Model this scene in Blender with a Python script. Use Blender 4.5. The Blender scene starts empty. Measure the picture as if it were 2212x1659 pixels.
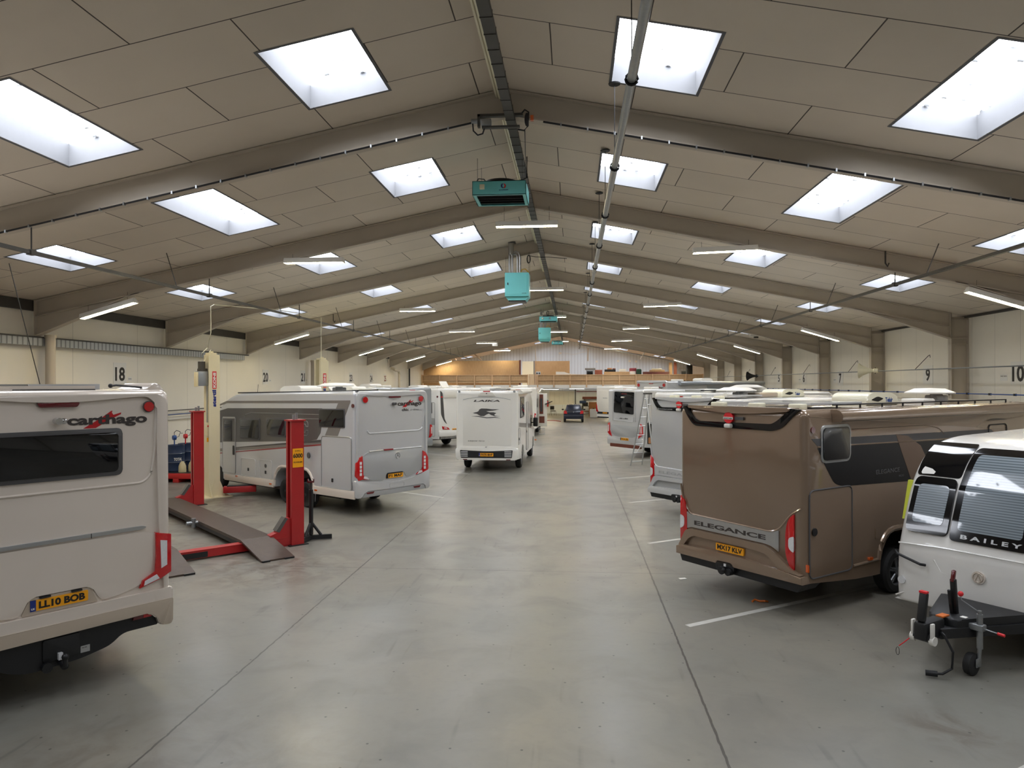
import bpy, bmesh, math, random
from mathutils import Matrix, Vector
random.seed(7)
PI = math.pi
S = bpy.context.scene
COL = S.collection

# ------------------------------------------------------------------ camera, world, exposure
cd = bpy.data.cameras.new('camera'); cam = bpy.data.objects.new('camera', cd); COL.objects.link(cam)
cd.sensor_width = 36; cd.lens = 1547.85/2212*36; cd.clip_end = 300; cd.clip_start = .05
cam.matrix_world = Matrix.Translation((1.0726, 0, 3.25)) @ Matrix.Rotation(.0842, 4, 'Z') @ Matrix.Rotation(PI/2-.0006, 4, 'X') @ Matrix.Rotation(-.0022, 4, 'Z')
S.camera = cam
w = bpy.data.worlds.new('world'); S.world = w; w.use_nodes = True
w.node_tree.nodes['Background'].inputs[0].default_value = (.8, .88, 1, 1)
w.node_tree.nodes['Background'].inputs[1].default_value = .6
S.view_settings.view_transform = 'Standard'; S.view_settings.look = 'None'
S.view_settings.gamma = 1; S.view_settings.use_curve_mapping = False
S.view_settings.exposure = 0.74
SKY_EMIT = 9.0      # daylight coming through the translucent roof sheets
TUBE_EMIT = 42.0

# ------------------------------------------------------------------ materials
def lin(c):
    if isinstance(c, str): c = [int(c[i:i+2], 16)/255 for i in (0, 2, 4)]
    return tuple((x/12.92 if x <= .04045 else ((x+.055)/1.055)**2.4) for x in c)
class NT:
    def __init__(s, m): s.m = m; m.use_nodes = True; s.t = m.node_tree; s.n = s.t.nodes; s.p = s.n['Principled BSDF']
    def add(s, ty, **kw):
        n = s.n.new(ty)
        for k, v in kw.items():
            if k in n.inputs: n.inputs[k].default_value = v
            else: setattr(n, k, v)
        return n
    def ln(s, a, b): s.t.links.new(a, b)
    def math(s, op, a, b=None):
        n = s.n.new('ShaderNodeMath'); n.operation = op
        for i, x in enumerate((a, b)):
            if x is None: continue
            if isinstance(x, (int, float)): n.inputs[i].default_value = x
            else: s.ln(x, n.inputs[i])
        return n.outputs[0]
    def mix(s, f, a, b):
        n = s.n.new('ShaderNodeMix'); n.data_type = 'RGBA'
        for i, x in ((0, f), (6, a), (7, b)):
            if isinstance(x, (int, float)): n.inputs[i].default_value = x
            elif isinstance(x, tuple): n.inputs[i].default_value = (*x[:3], 1)
            else: s.ln(x, n.inputs[i])
        return n.outputs[2]
def mat(name, c, rough=.5, metal=0, coat=0, var=.06, scale=3, spec=.5, bump=0, bscale=40, rvar=0, trans=0):
    m = bpy.data.materials.new(name); t = NT(m); p = t.p; c = lin(c)
    p.inputs['Roughness'].default_value = rough; p.inputs['Metallic'].default_value = metal
    p.inputs['Coat Weight'].default_value = coat; p.inputs['Coat Roughness'].default_value = .04
    p.inputs['Specular IOR Level'].default_value = spec
    if trans: p.inputs['Transmission Weight'].default_value = trans
    tc = t.add('ShaderNodeTexCoord'); nz = t.add('ShaderNodeTexNoise', Scale=scale, Detail=4.0)
    t.ln(tc.outputs['Object'], nz.inputs['Vector'])
    t.ln(t.mix(nz.outputs['Fac'], tuple(x*(1-var) for x in c), tuple(min(1, x*(1+var)) for x in c)), p.inputs['Base Color'])
    if rvar:
        t.ln(t.math('ADD', t.math('MULTIPLY', nz.outputs['Fac'], rvar), rough-rvar/2), p.inputs['Roughness'])
    if bump:
        n2 = t.add('ShaderNodeTexNoise', Scale=bscale, Detail=3.0); t.ln(tc.outputs['Object'], n2.inputs['Vector'])
        b = t.add('ShaderNodeBump', Strength=bump, Distance=.01); t.ln(n2.outputs['Fac'], b.inputs['Height']); t.ln(b.outputs[0], p.inputs['Normal'])
    return m
def emat(name, c, st):
    m = mat(name, c, .5); t = NT(m); t.p.inputs['Emission Color'].default_value = (*lin(c), 1); t.p.inputs['Emission Strength'].default_value = st
    return m
M = dict(
    white=mat('white_gelcoat', 'e6e4de', .25, coat=.6, var=.02), silver=mat('silver_paint', 'c3c4c4', .3, .25, coat=.8, var=.02),
    champ=mat('champagne_paint', 'dbd0c3', .3, .15, coat=.8, var=.02), champd=mat('champagne_dark', 'b8aa98', .32, .2, coat=.6, var=.02),
    brown=mat('bronze_brown_paint', '8c7763', .26, .35, coat=.9, var=.03), brown2=mat('dark_bronze_decal', '6b5340', .3, .2, coat=.5),
    silverd=mat('silver_shade_panel', 'a9abab', .32, .25, coat=.7, var=.02), greypaint=mat('grey_paint', '93989c', .3, .2, coat=.7),
    decal=mat('charcoal_decal', '4c4a47', .35, coat=.4), decal2=mat('taupe_decal', '76706a', .35, coat=.3), redline=mat('red_line', '8e1f24', .35, coat=.4),
    glass=mat('tinted_glass', '0b0c0e', .04, coat=.3, var=0, spec=.4), glassg=mat('smoked_window', '1c1f22', .06, coat=.3, var=.3, scale=2),
    rubber=mat('rubber', '1d1d1d', .75), blackp=mat('black_plastic', '141517', .45), gloss=mat('gloss_black', '08090c', .08, coat=.2, var=0, spec=.3),
    frame=mat('window_frame', '4b4a4a', .45), alloy=mat('alloy', '7d7f82', .35, .8), dalloy=mat('dark_alloy', '2b2d30', .35, .6),
    chrome=mat('chrome', 'c9c9c9', .15, 1, var=0), steel=mat('galvanised_steel', '9a9d9e', .38, .85, var=.15, scale=20), alu=mat('aluminium', 'b9bbbb', .35, .85),
    redlens=mat('red_lens', 'b90d14', .12, coat=1, var=.2, scale=30), redlensd=mat('dark_red_lens', '5e0d16', .12, coat=1), whitelens=mat('white_lens', 'd9d9d9', .15, coat=1, var=.15, scale=40),
    amber=mat('amber_lens', 'd2581a', .2, coat=1), yellow=mat('plate_yellow', 'f0a30f', .4, var=.01), blue=mat('plate_blue', '1b2f77', .4), black=mat('black_ink', '17120f', .5, var=0),
    ink=mat('dark_grey_ink', '3a3431', .4, var=0), swoosh=mat('swoosh_red', 'b3141b', .35, var=.02), sred=mat('sign_red', 'd8232a', .4), sblue=mat('sign_blue', '26357f', .4),
    lred=mat('lift_red', 'a31b1c', .42, coat=.2, var=.12, scale=4), lcream=mat('lift_cream', 'e3d8b4', .45, var=.04), ramp=mat('ramp_steel', '4d4037', .42, .3, var=.25, scale=9, bump=.3, bscale=90),
    teal=mat('heater_teal', '74cccc', .45, var=.03), cream=mat('cream_plastic', 'e9e4c9', .4, var=.03), offw=mat('offwhite_plastic', 'dedbd2', .4, var=.03),
    beam=mat('beam_paint', 'bcb2a2', .6, var=.1, scale=1.5, rvar=.2), dark=mat('dark_steel', '4a4844', .5, .3, var=.2, scale=5), cable=mat('cable_black', '17171a', .5),
    navy=mat('drum_blue', '1d2f4d', .4, var=.1), carnavy=mat('navy_car_paint', '0b1428', .25, .1, coat=.3), pallet=mat('pallet_red', 'b8231f', .55, var=.08),
    paper=mat('paper', 'e4e2da', .7), jug=mat('jug_plastic', 'c9bb92', .5, var=.06), wood=mat('oak_wood', 'b98a55', .6, var=.15, scale=8), cardb=mat('cardboard', 'a9764d', .8),
    redbrown=mat('red_brown_board', '8d4b33', .6), line=mat('line_paint', 'b5b3ab', .6, var=.15, scale=12, rvar=.2), skyblue=mat('sky_blue_label', '3f8fc0', .4), hose=mat('hose_blue', '2c4f8d', .5),
    yel=mat('yellow_hose', 'd0a21c', .5), orange=mat('orange_tape', 'c8661c', .6), lime=mat('lime_cover', 'c9cf3a', .6), ducting=mat('flue_steel', 'a8a7a4', .3, .9),
    brownin=mat('brown_interior', '66301f', .5), creamroof=mat('cream_gelcoat', 'ece8cf', .3, coat=.5, var=.02), purp=mat('maroon_case', '7d2730', .5), green=mat('green_fabric', '2a4a3a', .8),
)
def blind_mat():
    m = bpy.data.materials.new('pleated_blind'); t = NT(m); tc = t.add('ShaderNodeTexCoord'); sp = t.add('ShaderNodeSeparateXYZ'); t.ln(tc.outputs['Object'], sp.inputs[0])
    s_ = t.math('SINE', t.math('MULTIPLY', sp.outputs[2], 2*PI/.03)); t.ln(t.mix(t.math('ADD', t.math('MULTIPLY', s_, .5), .5), lin('4e5960'), lin('7f8b92')), t.p.inputs['Base Color'])
    t.p.inputs['Roughness'].default_value = .25; t.p.inputs['Coat Weight'].default_value = 1; t.p.inputs['Coat Roughness'].default_value = .03; return m
M['blind'] = blind_mat()
def wood_mat(name, a, b, sc=3):
    m = bpy.data.materials.new(name); t = NT(m); tc = t.add('ShaderNodeTexCoord'); mp = t.add('ShaderNodeMapping'); mp.inputs['Scale'].default_value = (8, 8, .8)
    t.ln(tc.outputs['Object'], mp.inputs[0]); nz = t.add('ShaderNodeTexNoise', Scale=sc, Detail=6.0); t.ln(mp.outputs[0], nz.inputs['Vector'])
    n2 = t.add('ShaderNodeTexNoise', Scale=.35, Detail=1.0); t.ln(tc.outputs['Object'], n2.inputs['Vector'])
    f = t.math('ADD', t.math('MULTIPLY', nz.outputs['Fac'], .5), t.math('MULTIPLY', n2.outputs['Fac'], .5))
    r = t.add('ShaderNodeValToRGB'); t.ln(f, r.inputs[0]); r.color_ramp.elements[0].position = .35; r.color_ramp.elements[1].position = .65
    r.color_ramp.elements[0].color = (*lin(a), 1); r.color_ramp.elements[1].color = (*lin(b), 1)
    t.ln(r.outputs[0], t.p.inputs['Base Color']); t.p.inputs['Roughness'].default_value = .55
    return m
M['ply'] = wood_mat('plywood', 'ab8a62', 'c7a67c'); M['pine'] = wood_mat('pine', 'c09a72', 'dcb98e')
def vseam(name, base, dark, axis, step, off=0, width=.012, rib=0, bandz=False):
    """painted cladding: vertical joints every `step` metres along one axis, optional ribs as bump"""
    m = bpy.data.materials.new(name); t = NT(m); tc = t.add('ShaderNodeTexCoord'); sp = t.add('ShaderNodeSeparateXYZ'); t.ln(tc.outputs['Object'], sp.inputs[0])
    a = sp.outputs[axis]; fr = t.math('FRACT', t.math('DIVIDE', t.math('ADD', a, 200+off), step))
    edge = t.math('LESS_THAN', fr, width/step)
    nz = t.add('ShaderNodeTexNoise', Scale=.8, Detail=5.0); t.ln(tc.outputs['Object'], nz.inputs['Vector'])
    b = lin(base); col = t.mix(nz.outputs['Fac'], tuple(x*.93 for x in b), tuple(min(1, x*1.06) for x in b))
    t.ln(t.mix(t.math('MULTIPLY', edge, .75), col, lin(dark)), t.p.inputs['Base Color']); t.p.inputs['Roughness'].default_value = .55
    if rib:
        s = t.math('SINE', t.math('MULTIPLY', a, 2*PI/rib)); s = t.math('GREATER_THAN', s, .75)
        bp = t.add('ShaderNodeBump', Strength=.7, Distance=.03); t.ln(s, bp.inputs['Height']); t.ln(bp.outputs[0], t.p.inputs['Normal'])
    return m
M['wallL'] = vseam('wall_paint_left', 'ebe5d6', 'aaa498', 1, 3.0, width=.015)
M['wallR'] = vseam('wall_panel_right', 'e9e4d7', 'a39f94', 1, 1.2)
M['wallB'] = vseam('wall_cladding_back', 'd3dee8', '8f959c', 0, .33, width=.03, rib=.33)
M['wallB2'] = vseam('wall_lower_back', 'e4eaf0', 'a5a7a8', 0, 1.25, width=.02)
M['tray'] = vseam('perforated_tray', 'b0b3b3', '5d5f60', 1, .17, width=.05)
def ceil_mat():
    m = bpy.data.materials.new('ceiling_boards'); t = NT(m); tc = t.add('ShaderNodeTexCoord')
    nz = t.add('ShaderNodeTexNoise', Scale=1.3, Detail=2.0); t.ln(tc.outputs['Object'], nz.inputs['Vector'])
    mp = t.add('ShaderNodeMapping'); mp.inputs['Location'].default_value = (.4, .53, 0); t.ln(tc.outputs['Object'], mp.inputs[0])
    ad = t.add('ShaderNodeVectorMath', operation='MULTIPLY_ADD'); t.ln(nz.outputs['Color'], ad.inputs[0]); ad.inputs[1].default_value = (.012,)*3; t.ln(mp.outputs[0], ad.inputs[2])
    b = t.add('ShaderNodeTexBrick'); t.ln(ad.outputs[0], b.inputs['Vector']); b.offset = .5; b.squash = 1
    for k, v in (('Scale', 1.0), ('Mortar Size', .009), ('Mortar Smooth', .1), ('Brick Width', 2.4), ('Row Height', 1.2), ('Bias', 0.0)): b.inputs[k].default_value = v
    base = lin('cfc4b3'); b.inputs['Color1'].default_value = (*[x*.95 for x in base], 1); b.inputs['Color2'].default_value = (*[x*1.05 for x in base], 1)
    b.inputs['Mortar'].default_value = (*lin('4a433b'), 1)
    n2 = t.add('ShaderNodeTexNoise', Scale=.7, Detail=6.0); t.ln(tc.outputs['Object'], n2.inputs['Vector'])
    c = t.mix(n2.outputs['Fac'], b.outputs['Color'], b.outputs['Color'])
    h = t.add('ShaderNodeHueSaturation'); t.ln(c, h.inputs['Color']); t.ln(t.math('ADD', t.math('MULTIPLY', n2.outputs['Fac'], .2), .9), h.inputs['Value'])
    t.ln(h.outputs[0], t.p.inputs['Base Color']); t.p.inputs['Roughness'].default_value = .75
    bp = t.add('ShaderNodeBump', Strength=.6, Distance=.01); bp.invert = True; t.ln(b.outputs['Fac'], bp.inputs['Height']); t.ln(bp.outputs[0], t.p.inputs['Normal'])
    return m
M['ceil'] = ceil_mat()
def floor_mat():
    m = bpy.data.materials.new('polished_concrete'); t = NT(m); tc = t.add('ShaderNodeTexCoord'); P = tc.outputs['Object']
    def noise(sc, det=5.0, dist=0.0, rough=.55):
        n = t.add('ShaderNodeTexNoise', Scale=sc, Detail=det, Distortion=dist, Roughness=rough); t.ln(P, n.inputs['Vector']); return n.outputs['Fac']
    def ramp(f, a, b):
        r = t.add('ShaderNodeMapRange'); t.ln(f, r.inputs[0]); r.inputs[1].default_value = a; r.inputs[2].default_value = b; return r.outputs[0]
    big, mid, fine = noise(.22, 4.0), noise(1.1, 6.0, .6), noise(9, 5.0)
    c = t.mix(ramp(big, .35, .65), lin('78776f'), lin('868073'))
    c = t.mix(t.math('MULTIPLY', ramp(mid, .48, .72), .55), c, lin('68665f'))
    c = t.mix(t.math('MULTIPLY', ramp(fine, .5, .75), .35), c, lin('72706a'))
    sp = t.add('ShaderNodeSeparateXYZ'); t.ln(P, sp.inputs[0]); X, Y = sp.outputs[0], sp.outputs[1]
    # brown wear around the lifts and in the front left corner
    def blob(x, y, r, s=1.0):
        d = t.math('SQRT', t.math('ADD', t.math('POWER', t.math('SUBTRACT', X, x), 2), t.math('POWER', t.math('MULTIPLY', t.math('SUBTRACT', Y, y), s), 2)))
        return t.math('SUBTRACT', 1, ramp(d, r*.2, r))
    st = noise(1.7, 8.0, 1.5, .65)
    for (x, y, r, s, k) in ((-4.1, 12.3, 1.7, 1.0, .9), (-7, 13.2, 3.5, 1, .6), (-9, 19, 3.5, 1, .7), (-2.6, 4.6, 3, 1, .5), (4.6, 7.0, .6, 1, .7), (-8.5, 16.5, 3, 1, .4)):
        c = t.mix(t.math('MULTIPLY', t.math('MULTIPLY', blob(x, y, r, s), ramp(st, .42, .62)), k), c, lin('54483c'))
    # tyre marks and pits
    ty = t.add('ShaderNodeTexNoise', Scale=5.0, Detail=2.0); mp = t.add('ShaderNodeMapping'); mp.inputs['Scale'].default_value = (1.6, .12, 1); mp.inputs['Rotation'].default_value = (0, 0, .35); t.ln(P, mp.inputs[0]); t.ln(mp.outputs[0], ty.inputs['Vector'])
    c = t.mix(t.math('MULTIPLY', t.math('MULTIPLY', ramp(ty.outputs['Fac'], .62, .74), ramp(mid, .45, .6)), .55), c, lin('5a5852'))
    vo = t.add('ShaderNodeTexVoronoi', Scale=1.6); vo.voronoi_dimensions = '2D'; t.ln(P, vo.inputs['Vector'])
    c = t.mix(t.math('MULTIPLY', t.math('LESS_THAN', vo.outputs['Distance'], .02), .75), c, lin('2e2b27'))
    # saw-cut joints, slightly wandering
    wob = t.math('MULTIPLY', t.math('SUBTRACT', noise(7, 4.0), .5), .035)
    for ax, q, wd in ((X, -2.68, .011), (X, 2.39, .013), (X, -7.8, .006), (X, 7.5, .006), (Y, 12.4, .008), (Y, 24.3, .008), (Y, 40, .01), (Y, 18.2, .004), (Y, 52, .01)):
        d = t.math('ABSOLUTE', t.math('SUBTRACT', t.math('ADD', ax, wob), q))
        c = t.mix(t.math('MULTIPLY', t.math('LESS_THAN', d, wd), .8), c, lin('3c3833'))
    t.ln(c, t.p.inputs['Base Color'])
    t.ln(t.math('ADD', .2, t.math('MULTIPLY', mid, .28)), t.p.inputs['Roughness']); t.p.inputs['Specular IOR Level'].default_value = .45
    bp = t.add('ShaderNodeBump', Strength=.08, Distance=.01); t.ln(fine, bp.inputs['Height']); t.ln(bp.outputs[0], t.p.inputs['Normal'])
    return m
M['floor'] = floor_mat()
def sheet_mat():
    m = bpy.data.materials.new('translucent_roof_sheet'); t = NT(m); tc = t.add('ShaderNodeTexCoord')
    n = t.add('ShaderNodeTexVoronoi', Scale=2.6); n.voronoi_dimensions = '2D'; t.ln(tc.outputs['Object'], n.inputs['Vector'])
    n2 = t.add('ShaderNodeTexNoise', Scale=.9, Detail=2.0); t.ln(tc.outputs['Object'], n2.inputs['Vector'])
    spot = t.math('MULTIPLY', t.math('LESS_THAN', n.outputs['Distance'], .1), t.math('GREATER_THAN', n2.outputs['Fac'], .46))
    t.p.inputs['Base Color'].default_value = (.7, .74, .78, 1)
    t.ln(t.mix(spot, lin('f2f6ff'), (.012, .012, .012)), t.p.inputs['Emission Color']); t.p.inputs['Emission Strength'].default_value = SKY_EMIT
    return m
M['sheet'] = sheet_mat(); M['reveal'] = mat('window_liner', '6e6f71', .85, spec=.15, var=.05, scale=6)
M['tube'] = emat('fluorescent_tube', 'fff0c8', TUBE_EMIT)

# ------------------------------------------------------------------ mesh helpers
class B:
    """collects shapes; build() links them as one mesh object"""
    def __init__(s): s.b = bmesh.new()
    def box(s, c, d, bev=0, rz=0, rx=0, ry=0, seg=2):
        mt = Matrix.Translation(c) @ Matrix.Rotation(rz, 4, 'Z') @ Matrix.Rotation(rx, 4, 'X') @ Matrix.Rotation(ry, 4, 'Y') @ Matrix.Diagonal((*d, 1))
        vs = bmesh.ops.create_cube(s.b, size=1, matrix=mt)['verts']
        if bev:
            es = list({e for v in vs for e in v.link_edges})
            bmesh.ops.bevel(s.b, geom=es, offset=bev, segments=seg, profile=.5, affect='EDGES')
        return s
    def bx(s, x0, x1, y0, y1, z0, z1, bev=0): return s.box(((x0+x1)/2, (y0+y1)/2, (z0+z1)/2), (abs(x1-x0), abs(y1-y0), abs(z1-z0)), bev)
    def cyl(s, a, b, r, r2=None, n=12):
        a, b = Vector(a), Vector(b); d = b-a; L = d.length
        q = d.to_track_quat('Z', 'Y').to_matrix().to_4x4()
        bmesh.ops.create_cone(s.b, cap_ends=True, segments=n, radius1=r, radius2=r if r2 is None else r2, depth=L, matrix=Matrix.Translation((a+b)/2) @ q)
        return s
    def tube(s, pts, r, n=6, closed=False):
        pts = [Vector(p) for p in pts]; N = len(pts); rings = []
        up = Vector((0, 0, 1))
        for i, p in enumerate(pts):
            if closed: d = pts[(i+1) % N]-pts[i-1]
            else: d = (pts[min(i+1, N-1)]-pts[max(i-1, 0)])
            d.normalize(); u = up if abs(d.z) < .95 else Vector((1, 0, 0))
            x = d.cross(u).normalized(); y = d.cross(x)
            rings.append([s.b.verts.new(p+(x*math.cos(2*PI*k/n)+y*math.sin(2*PI*k/n))*r) for k in range(n)])
        for i in range(N if closed else N-1):
            A, C = rings[i], rings[(i+1) % N]
            for k in range(n): s.b.faces.new((A[k], A[(k+1) % n], C[(k+1) % n], C[k]))
        if not closed: s.b.faces.new(rings[0][::-1]); s.b.faces.new(rings[-1])
        return s
    def lathe(s, prof, n=24, c=(0, 0, 0), axis='Z'):
        R = {'Z': Matrix.Identity(3), 'X': Matrix.Rotation(PI/2, 3, 'Y'), 'Y': Matrix.Rotation(-PI/2, 3, 'X')}[axis]
        rings = []
        for (r, z) in prof:
            rings.append([s.b.verts.new(R @ Vector((r*math.cos(2*PI*k/n), r*math.sin(2*PI*k/n), z))+Vector(c)) for k in range(n)])
        for A, C in zip(rings, rings[1:]):
            for k in range(n): s.b.faces.new((A[k], A[(k+1) % n], C[(k+1) % n], C[k]))
        if prof[0][0] > .001: s.b.faces.new(rings[0])
        if prof[-1][0] > .001: s.b.faces.new(rings[-1])
        return s
    def sph(s, c, r, sc=(1, 1, 1), n=12):
        bmesh.ops.create_uvsphere(s.b, u_segments=n, v_segments=max(6, n//2), radius=r, matrix=Matrix.Translation(c) @ Matrix.Diagonal((*sc, 1))); return s
    def prism(s, pts, fn, d0, d1, bev=0):
        """2D polygon pushed through fn(a, b, depth) between two depths"""
        A = [s.b.verts.new(fn(a, b, d0)) for a, b in pts]; C = [s.b.verts.new(fn(a, b, d1)) for a, b in pts]
        f = s.b.faces.new(C); s.b.faces.new(A[::-1]); n = len(pts)
        for i in range(n): s.b.faces.new((A[i], A[(i+1) % n], C[(i+1) % n], C[i]))
        if bev: bmesh.ops.bevel(s.b, geom=list(f.edges), offset=bev, segments=2, profile=.5, affect='EDGES')
        return s
    def build(s, name, m, parent=None, loc=None, rz=0, smooth=35):
        bmesh.ops.recalc_face_normals(s.b, faces=s.b.faces[:])
        me = bpy.data.meshes.new(name); s.b.to_mesh(me); s.b.free()
        me.materials.append(M[m] if isinstance(m, str) else m)
        if smooth:
            me.shade_smooth(); me.set_sharp_from_angle(angle=math.radians(smooth))
        o = bpy.data.objects.new(name, me); COL.objects.link(o)
        if parent: o.parent = parent
        if loc: o.location = loc
        if rz: o.rotation_euler.z = rz
        return o
def thing(name, label, cat, loc=(0, 0, 0), rz=0, group=None):
    o = bpy.data.objects.new(name, None); COL.objects.link(o); o.location = loc; o.rotation_euler = (0, 0, rz); o.empty_display_size = .2
    return tag(o, label, cat, group)
def tag(o, label, cat, group=None):
    o['label'] = label; o['category'] = cat
    if group: o['group'] = group
    return o
def struct(o, label=None):
    o['kind'] = 'structure'
    if label: o['label'] = label
    return o
def copy_tree(o, parent=None):
    c = o.copy(); COL.objects.link(c)
    if parent: c.parent = parent
    for ch in [x for x in bpy.data.objects if x.parent == o]: copy_tree(ch, c)
    return c
def arcs(poly, n=5):
    """rounded polygon from (a, b, radius) corners"""
    out = []; N = len(poly)
    for i, q in enumerate(poly):
        a, b = q[0], q[1]; r = q[2] if len(q) > 2 else 0
        if r <= 0: out.append((a, b)); continue
        P = Vector((a, b)); A = Vector(poly[i-1][:2])-P; C = Vector(poly[(i+1) % N][:2])-P
        r = min(r, A.length*.48, C.length*.48); A.normalize(); C.normalize()
        for k in range(n+1):
            t = k/n; p = (P+A*r)*(1-t)**2+P*2*t*(1-t)+(P+C*r)*t**2; out.append((p.x, p.y))
    return out
def rr(x0, z0, x1, z1, r=.03, n=4): return arcs([(x0, z0, r), (x1, z0, r), (x1, z1, r), (x0, z1, r)], n)
def text(body, name, m, fn, box, parent, depth=.002, bold=0.0, shear=0, d0=.0):
    """lettering fitted to box=(a0, b0, a1, b1) on a surface fn(a, b, depth)"""
    cu = bpy.data.curves.new(name, 'FONT'); cu.body = body; cu.size = 1; cu.extrude = .5; cu.offset = bold; cu.shear = shear; cu.resolution_u = 3
    t = bpy.data.objects.new('tmp', cu); COL.objects.link(t); bpy.context.view_layer.update()
    me = bpy.data.meshes.new_from_object(t.evaluated_get(bpy.context.evaluated_depsgraph_get())); bpy.data.objects.remove(t); bpy.data.curves.remove(cu)
    xs = [v.co.x for v in me.vertices]; ys = [v.co.y for v in me.vertices]
    x0, x1, y0, y1 = min(xs), max(xs), min(ys), max(ys); a0, b0, a1, b1 = box
    for v in me.vertices:
        v.co = fn(a0+(v.co.x-x0)/(x1-x0)*(a1-a0), b0+(v.co.y-y0)/(y1-y0)*(b1-b0), d0+(depth if v.co.z > 0 else -.001))
    me.name = name; me.materials.clear(); me.materials.append(M[m])
    o = bpy.data.objects.new(name, me); COL.objects.link(o)
    if parent: o.parent = parent
    return o

# ------------------------------------------------------------------ building shell
H0, SL = 7.965, .1981          # ridge height and roof slope
FY = lambda k: 11.467+6*(k-1)
XL, XR = -12.9, 13.35
Y0, Y1 = -6.5, 77.47
def rz_(x): return H0-SL*abs(x)
b = B(); b.bx(XL-.2, XR+.2, Y0-.2, Y1+.2, -.2, 0); fl = struct(b.build('floor', 'floor', smooth=0))
b = B()
for k in range(13):
    for side in (1, -1):
        a = math.radians(33.5); y = 4.78+k*4.97 if side > 0 else 20.2+k*5.3; L = 6.5
        if y > 60: continue
        x = (2.6 if k or side < 0 else 4.3)*side; y += 1.2 if not k and side > 0 else 0; dx, dy = side*math.cos(a), math.sin(a); nx, ny = -dy*.05, dx*.05
        vs = [b.b.verts.new((x+p*dx*L+q*nx, y+p*dy*L+q*ny, .0015)) for p, q in ((0, -1), (1, -1), (1, 1), (0, 1))]
        b.b.faces.new(vs)
b.build('bay_markings', 'line', fl, smooth=0)
XS = [0, 1.65, 2.85, 5.55, 6.7, 9.42, 10.52, 13.4]
def rows(side, r):
    out = []
    for k in range(-1, 12):
        y = FY(k)
        if k == 0: iv = {0: (8.68, 10.5), 1: (7.94, 10.5), 2: (8.0, 10.4)}[r]
        elif k == 1: iv = {0: (13.75, 15.66), 1: (12.75, 15.7), 2: (13.8, 15.7)}[r]
        else: iv = {0: (y+2.25, y+4.2), 1: (y+1.62, y+4.1), 2: (y+2.15, y+4.15)}[r]
        out.append(iv)
    return out
b = B(); SKY = []
for side in (1, -1):
    for i in range(len(XS)-1):
        x0, x1 = XS[i]*side, XS[i+1]*side
        cuts = [Y0]
        if i in (1, 3, 5):
            for (a, c) in rows(side, (i-1)//2):
                cuts += [a, c]; SKY.append((min(x0, x1), max(x0, x1), a, c, side, (i-1)//2))
        cuts.append(Y1)
        for j in range(0, len(cuts), 2):
            ya, yb = cuts[j], cuts[j+1]
            b.b.faces.new([b.b.verts.new(p) for p in ((x0, ya, rz_(x0)), (x1, ya, rz_(x1)), (x1, yb, rz_(x1)), (x0, yb, rz_(x0)))])
struct(b.build('ceiling', 'ceil', smooth=0))
ST = .36
for n, (x0, x1, ya, yb, side, r) in enumerate(sorted(SKY, key=lambda q: (q[2], q[0]))):
    root = bpy.data.objects.new('window_%d' % (n+1), None); COL.objects.link(root); root['kind'] = 'structure'
    xc, yc = (x0+x1)/2, (ya+yb)/2; root.location = (xc, yc, rz_(xc))
    f = lambda x, y, h: (x-xc, y-yc, rz_(x)-rz_(xc)+h)
    b = B(); e = .02
    for p, q in (((x0, ya), (x1, ya)), ((x1, ya), (x1, yb)), ((x1, yb), (x0, yb)), ((x0, yb), (x0, ya))):
        b.b.faces.new([b.b.verts.new(f(*w_)) for w_ in ((*p, 0), (*q, 0), (*q, ST+.03), (*p, ST+.03))])
    # trim strip round the opening
    for (u0, u1, v0, v1) in ((x0-.04, x0, ya-.04, yb+.04), (x1, x1+.04, ya-.04, yb+.04), (x0, x1, ya-.04, ya), (x0, x1, yb, yb+.04)):
        b.b.faces.new([b.b.verts.new(f(*w_, -.006)) for w_ in ((u0, v0), (u1, v0), (u1, v1), (u0, v1))])
    b.build('window_reveal', 'reveal', root, smooth=0)
    b = B(); seg = 12 if yc < 24 else 5; N = int((yb-ya)/.15)*4 if yc < 24 else 8; ring = []
    for i in range(N+1):
        y = ya+(yb-ya)*i/N; hh = ST+(.025*math.sin(2*PI*i/4) if yc < 24 else 0)
        ring.append((b.b.verts.new(f(x0, y, hh)), b.b.verts.new(f(x1, y, hh))))
    for A, C in zip(ring, ring[1:]): b.b.faces.new((A[0], A[1], C[1], C[0]))
    b.build('window_sheet', 'sheet', root, smooth=80)
def wall(name, m, pts, thick):
    b = B(); n = Vector(thick)
    A = [b.b.verts.new(p) for p in pts]; C = [b.b.verts.new(Vector(p)+n) for p in pts]; b.b.faces.new(A); b.b.faces.new(C[::-1])
    for i in range(len(pts)): b.b.faces.new((A[i], A[(i+1) % len(pts)], C[(i+1) % len(pts)], C[i]))
    return struct(b.build(name, m, smooth=0))
wall('wall_left', 'wallL', [(XL, Y0, 0), (XL, Y1, 0), (XL, Y1, 5.45), (XL, Y0, 5.45)], (-.2, 0, 0))
wall('wall_right', 'wallR', [(XR, Y0, 0), (XR, Y1, 0), (XR, Y1, 5.36), (XR, Y0, 5.36)], (.2, 0, 0))
g = lambda y: [(XL, y, 3.0), (XR, y, 3.0), (XR, y, 5.4), (0, y, H0+.1), (XL, y, 5.5)]
wall('wall_back', 'wallB', g(Y1), (0, .2, 0))
wall('wall_back_lower', 'wallB2', [(XL, Y1-.05, 0), (XR, Y1-.05, 0), (XR, Y1-.05, 3.0), (XL, Y1-.05, 3.0)], (0, .2, 0))
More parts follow.
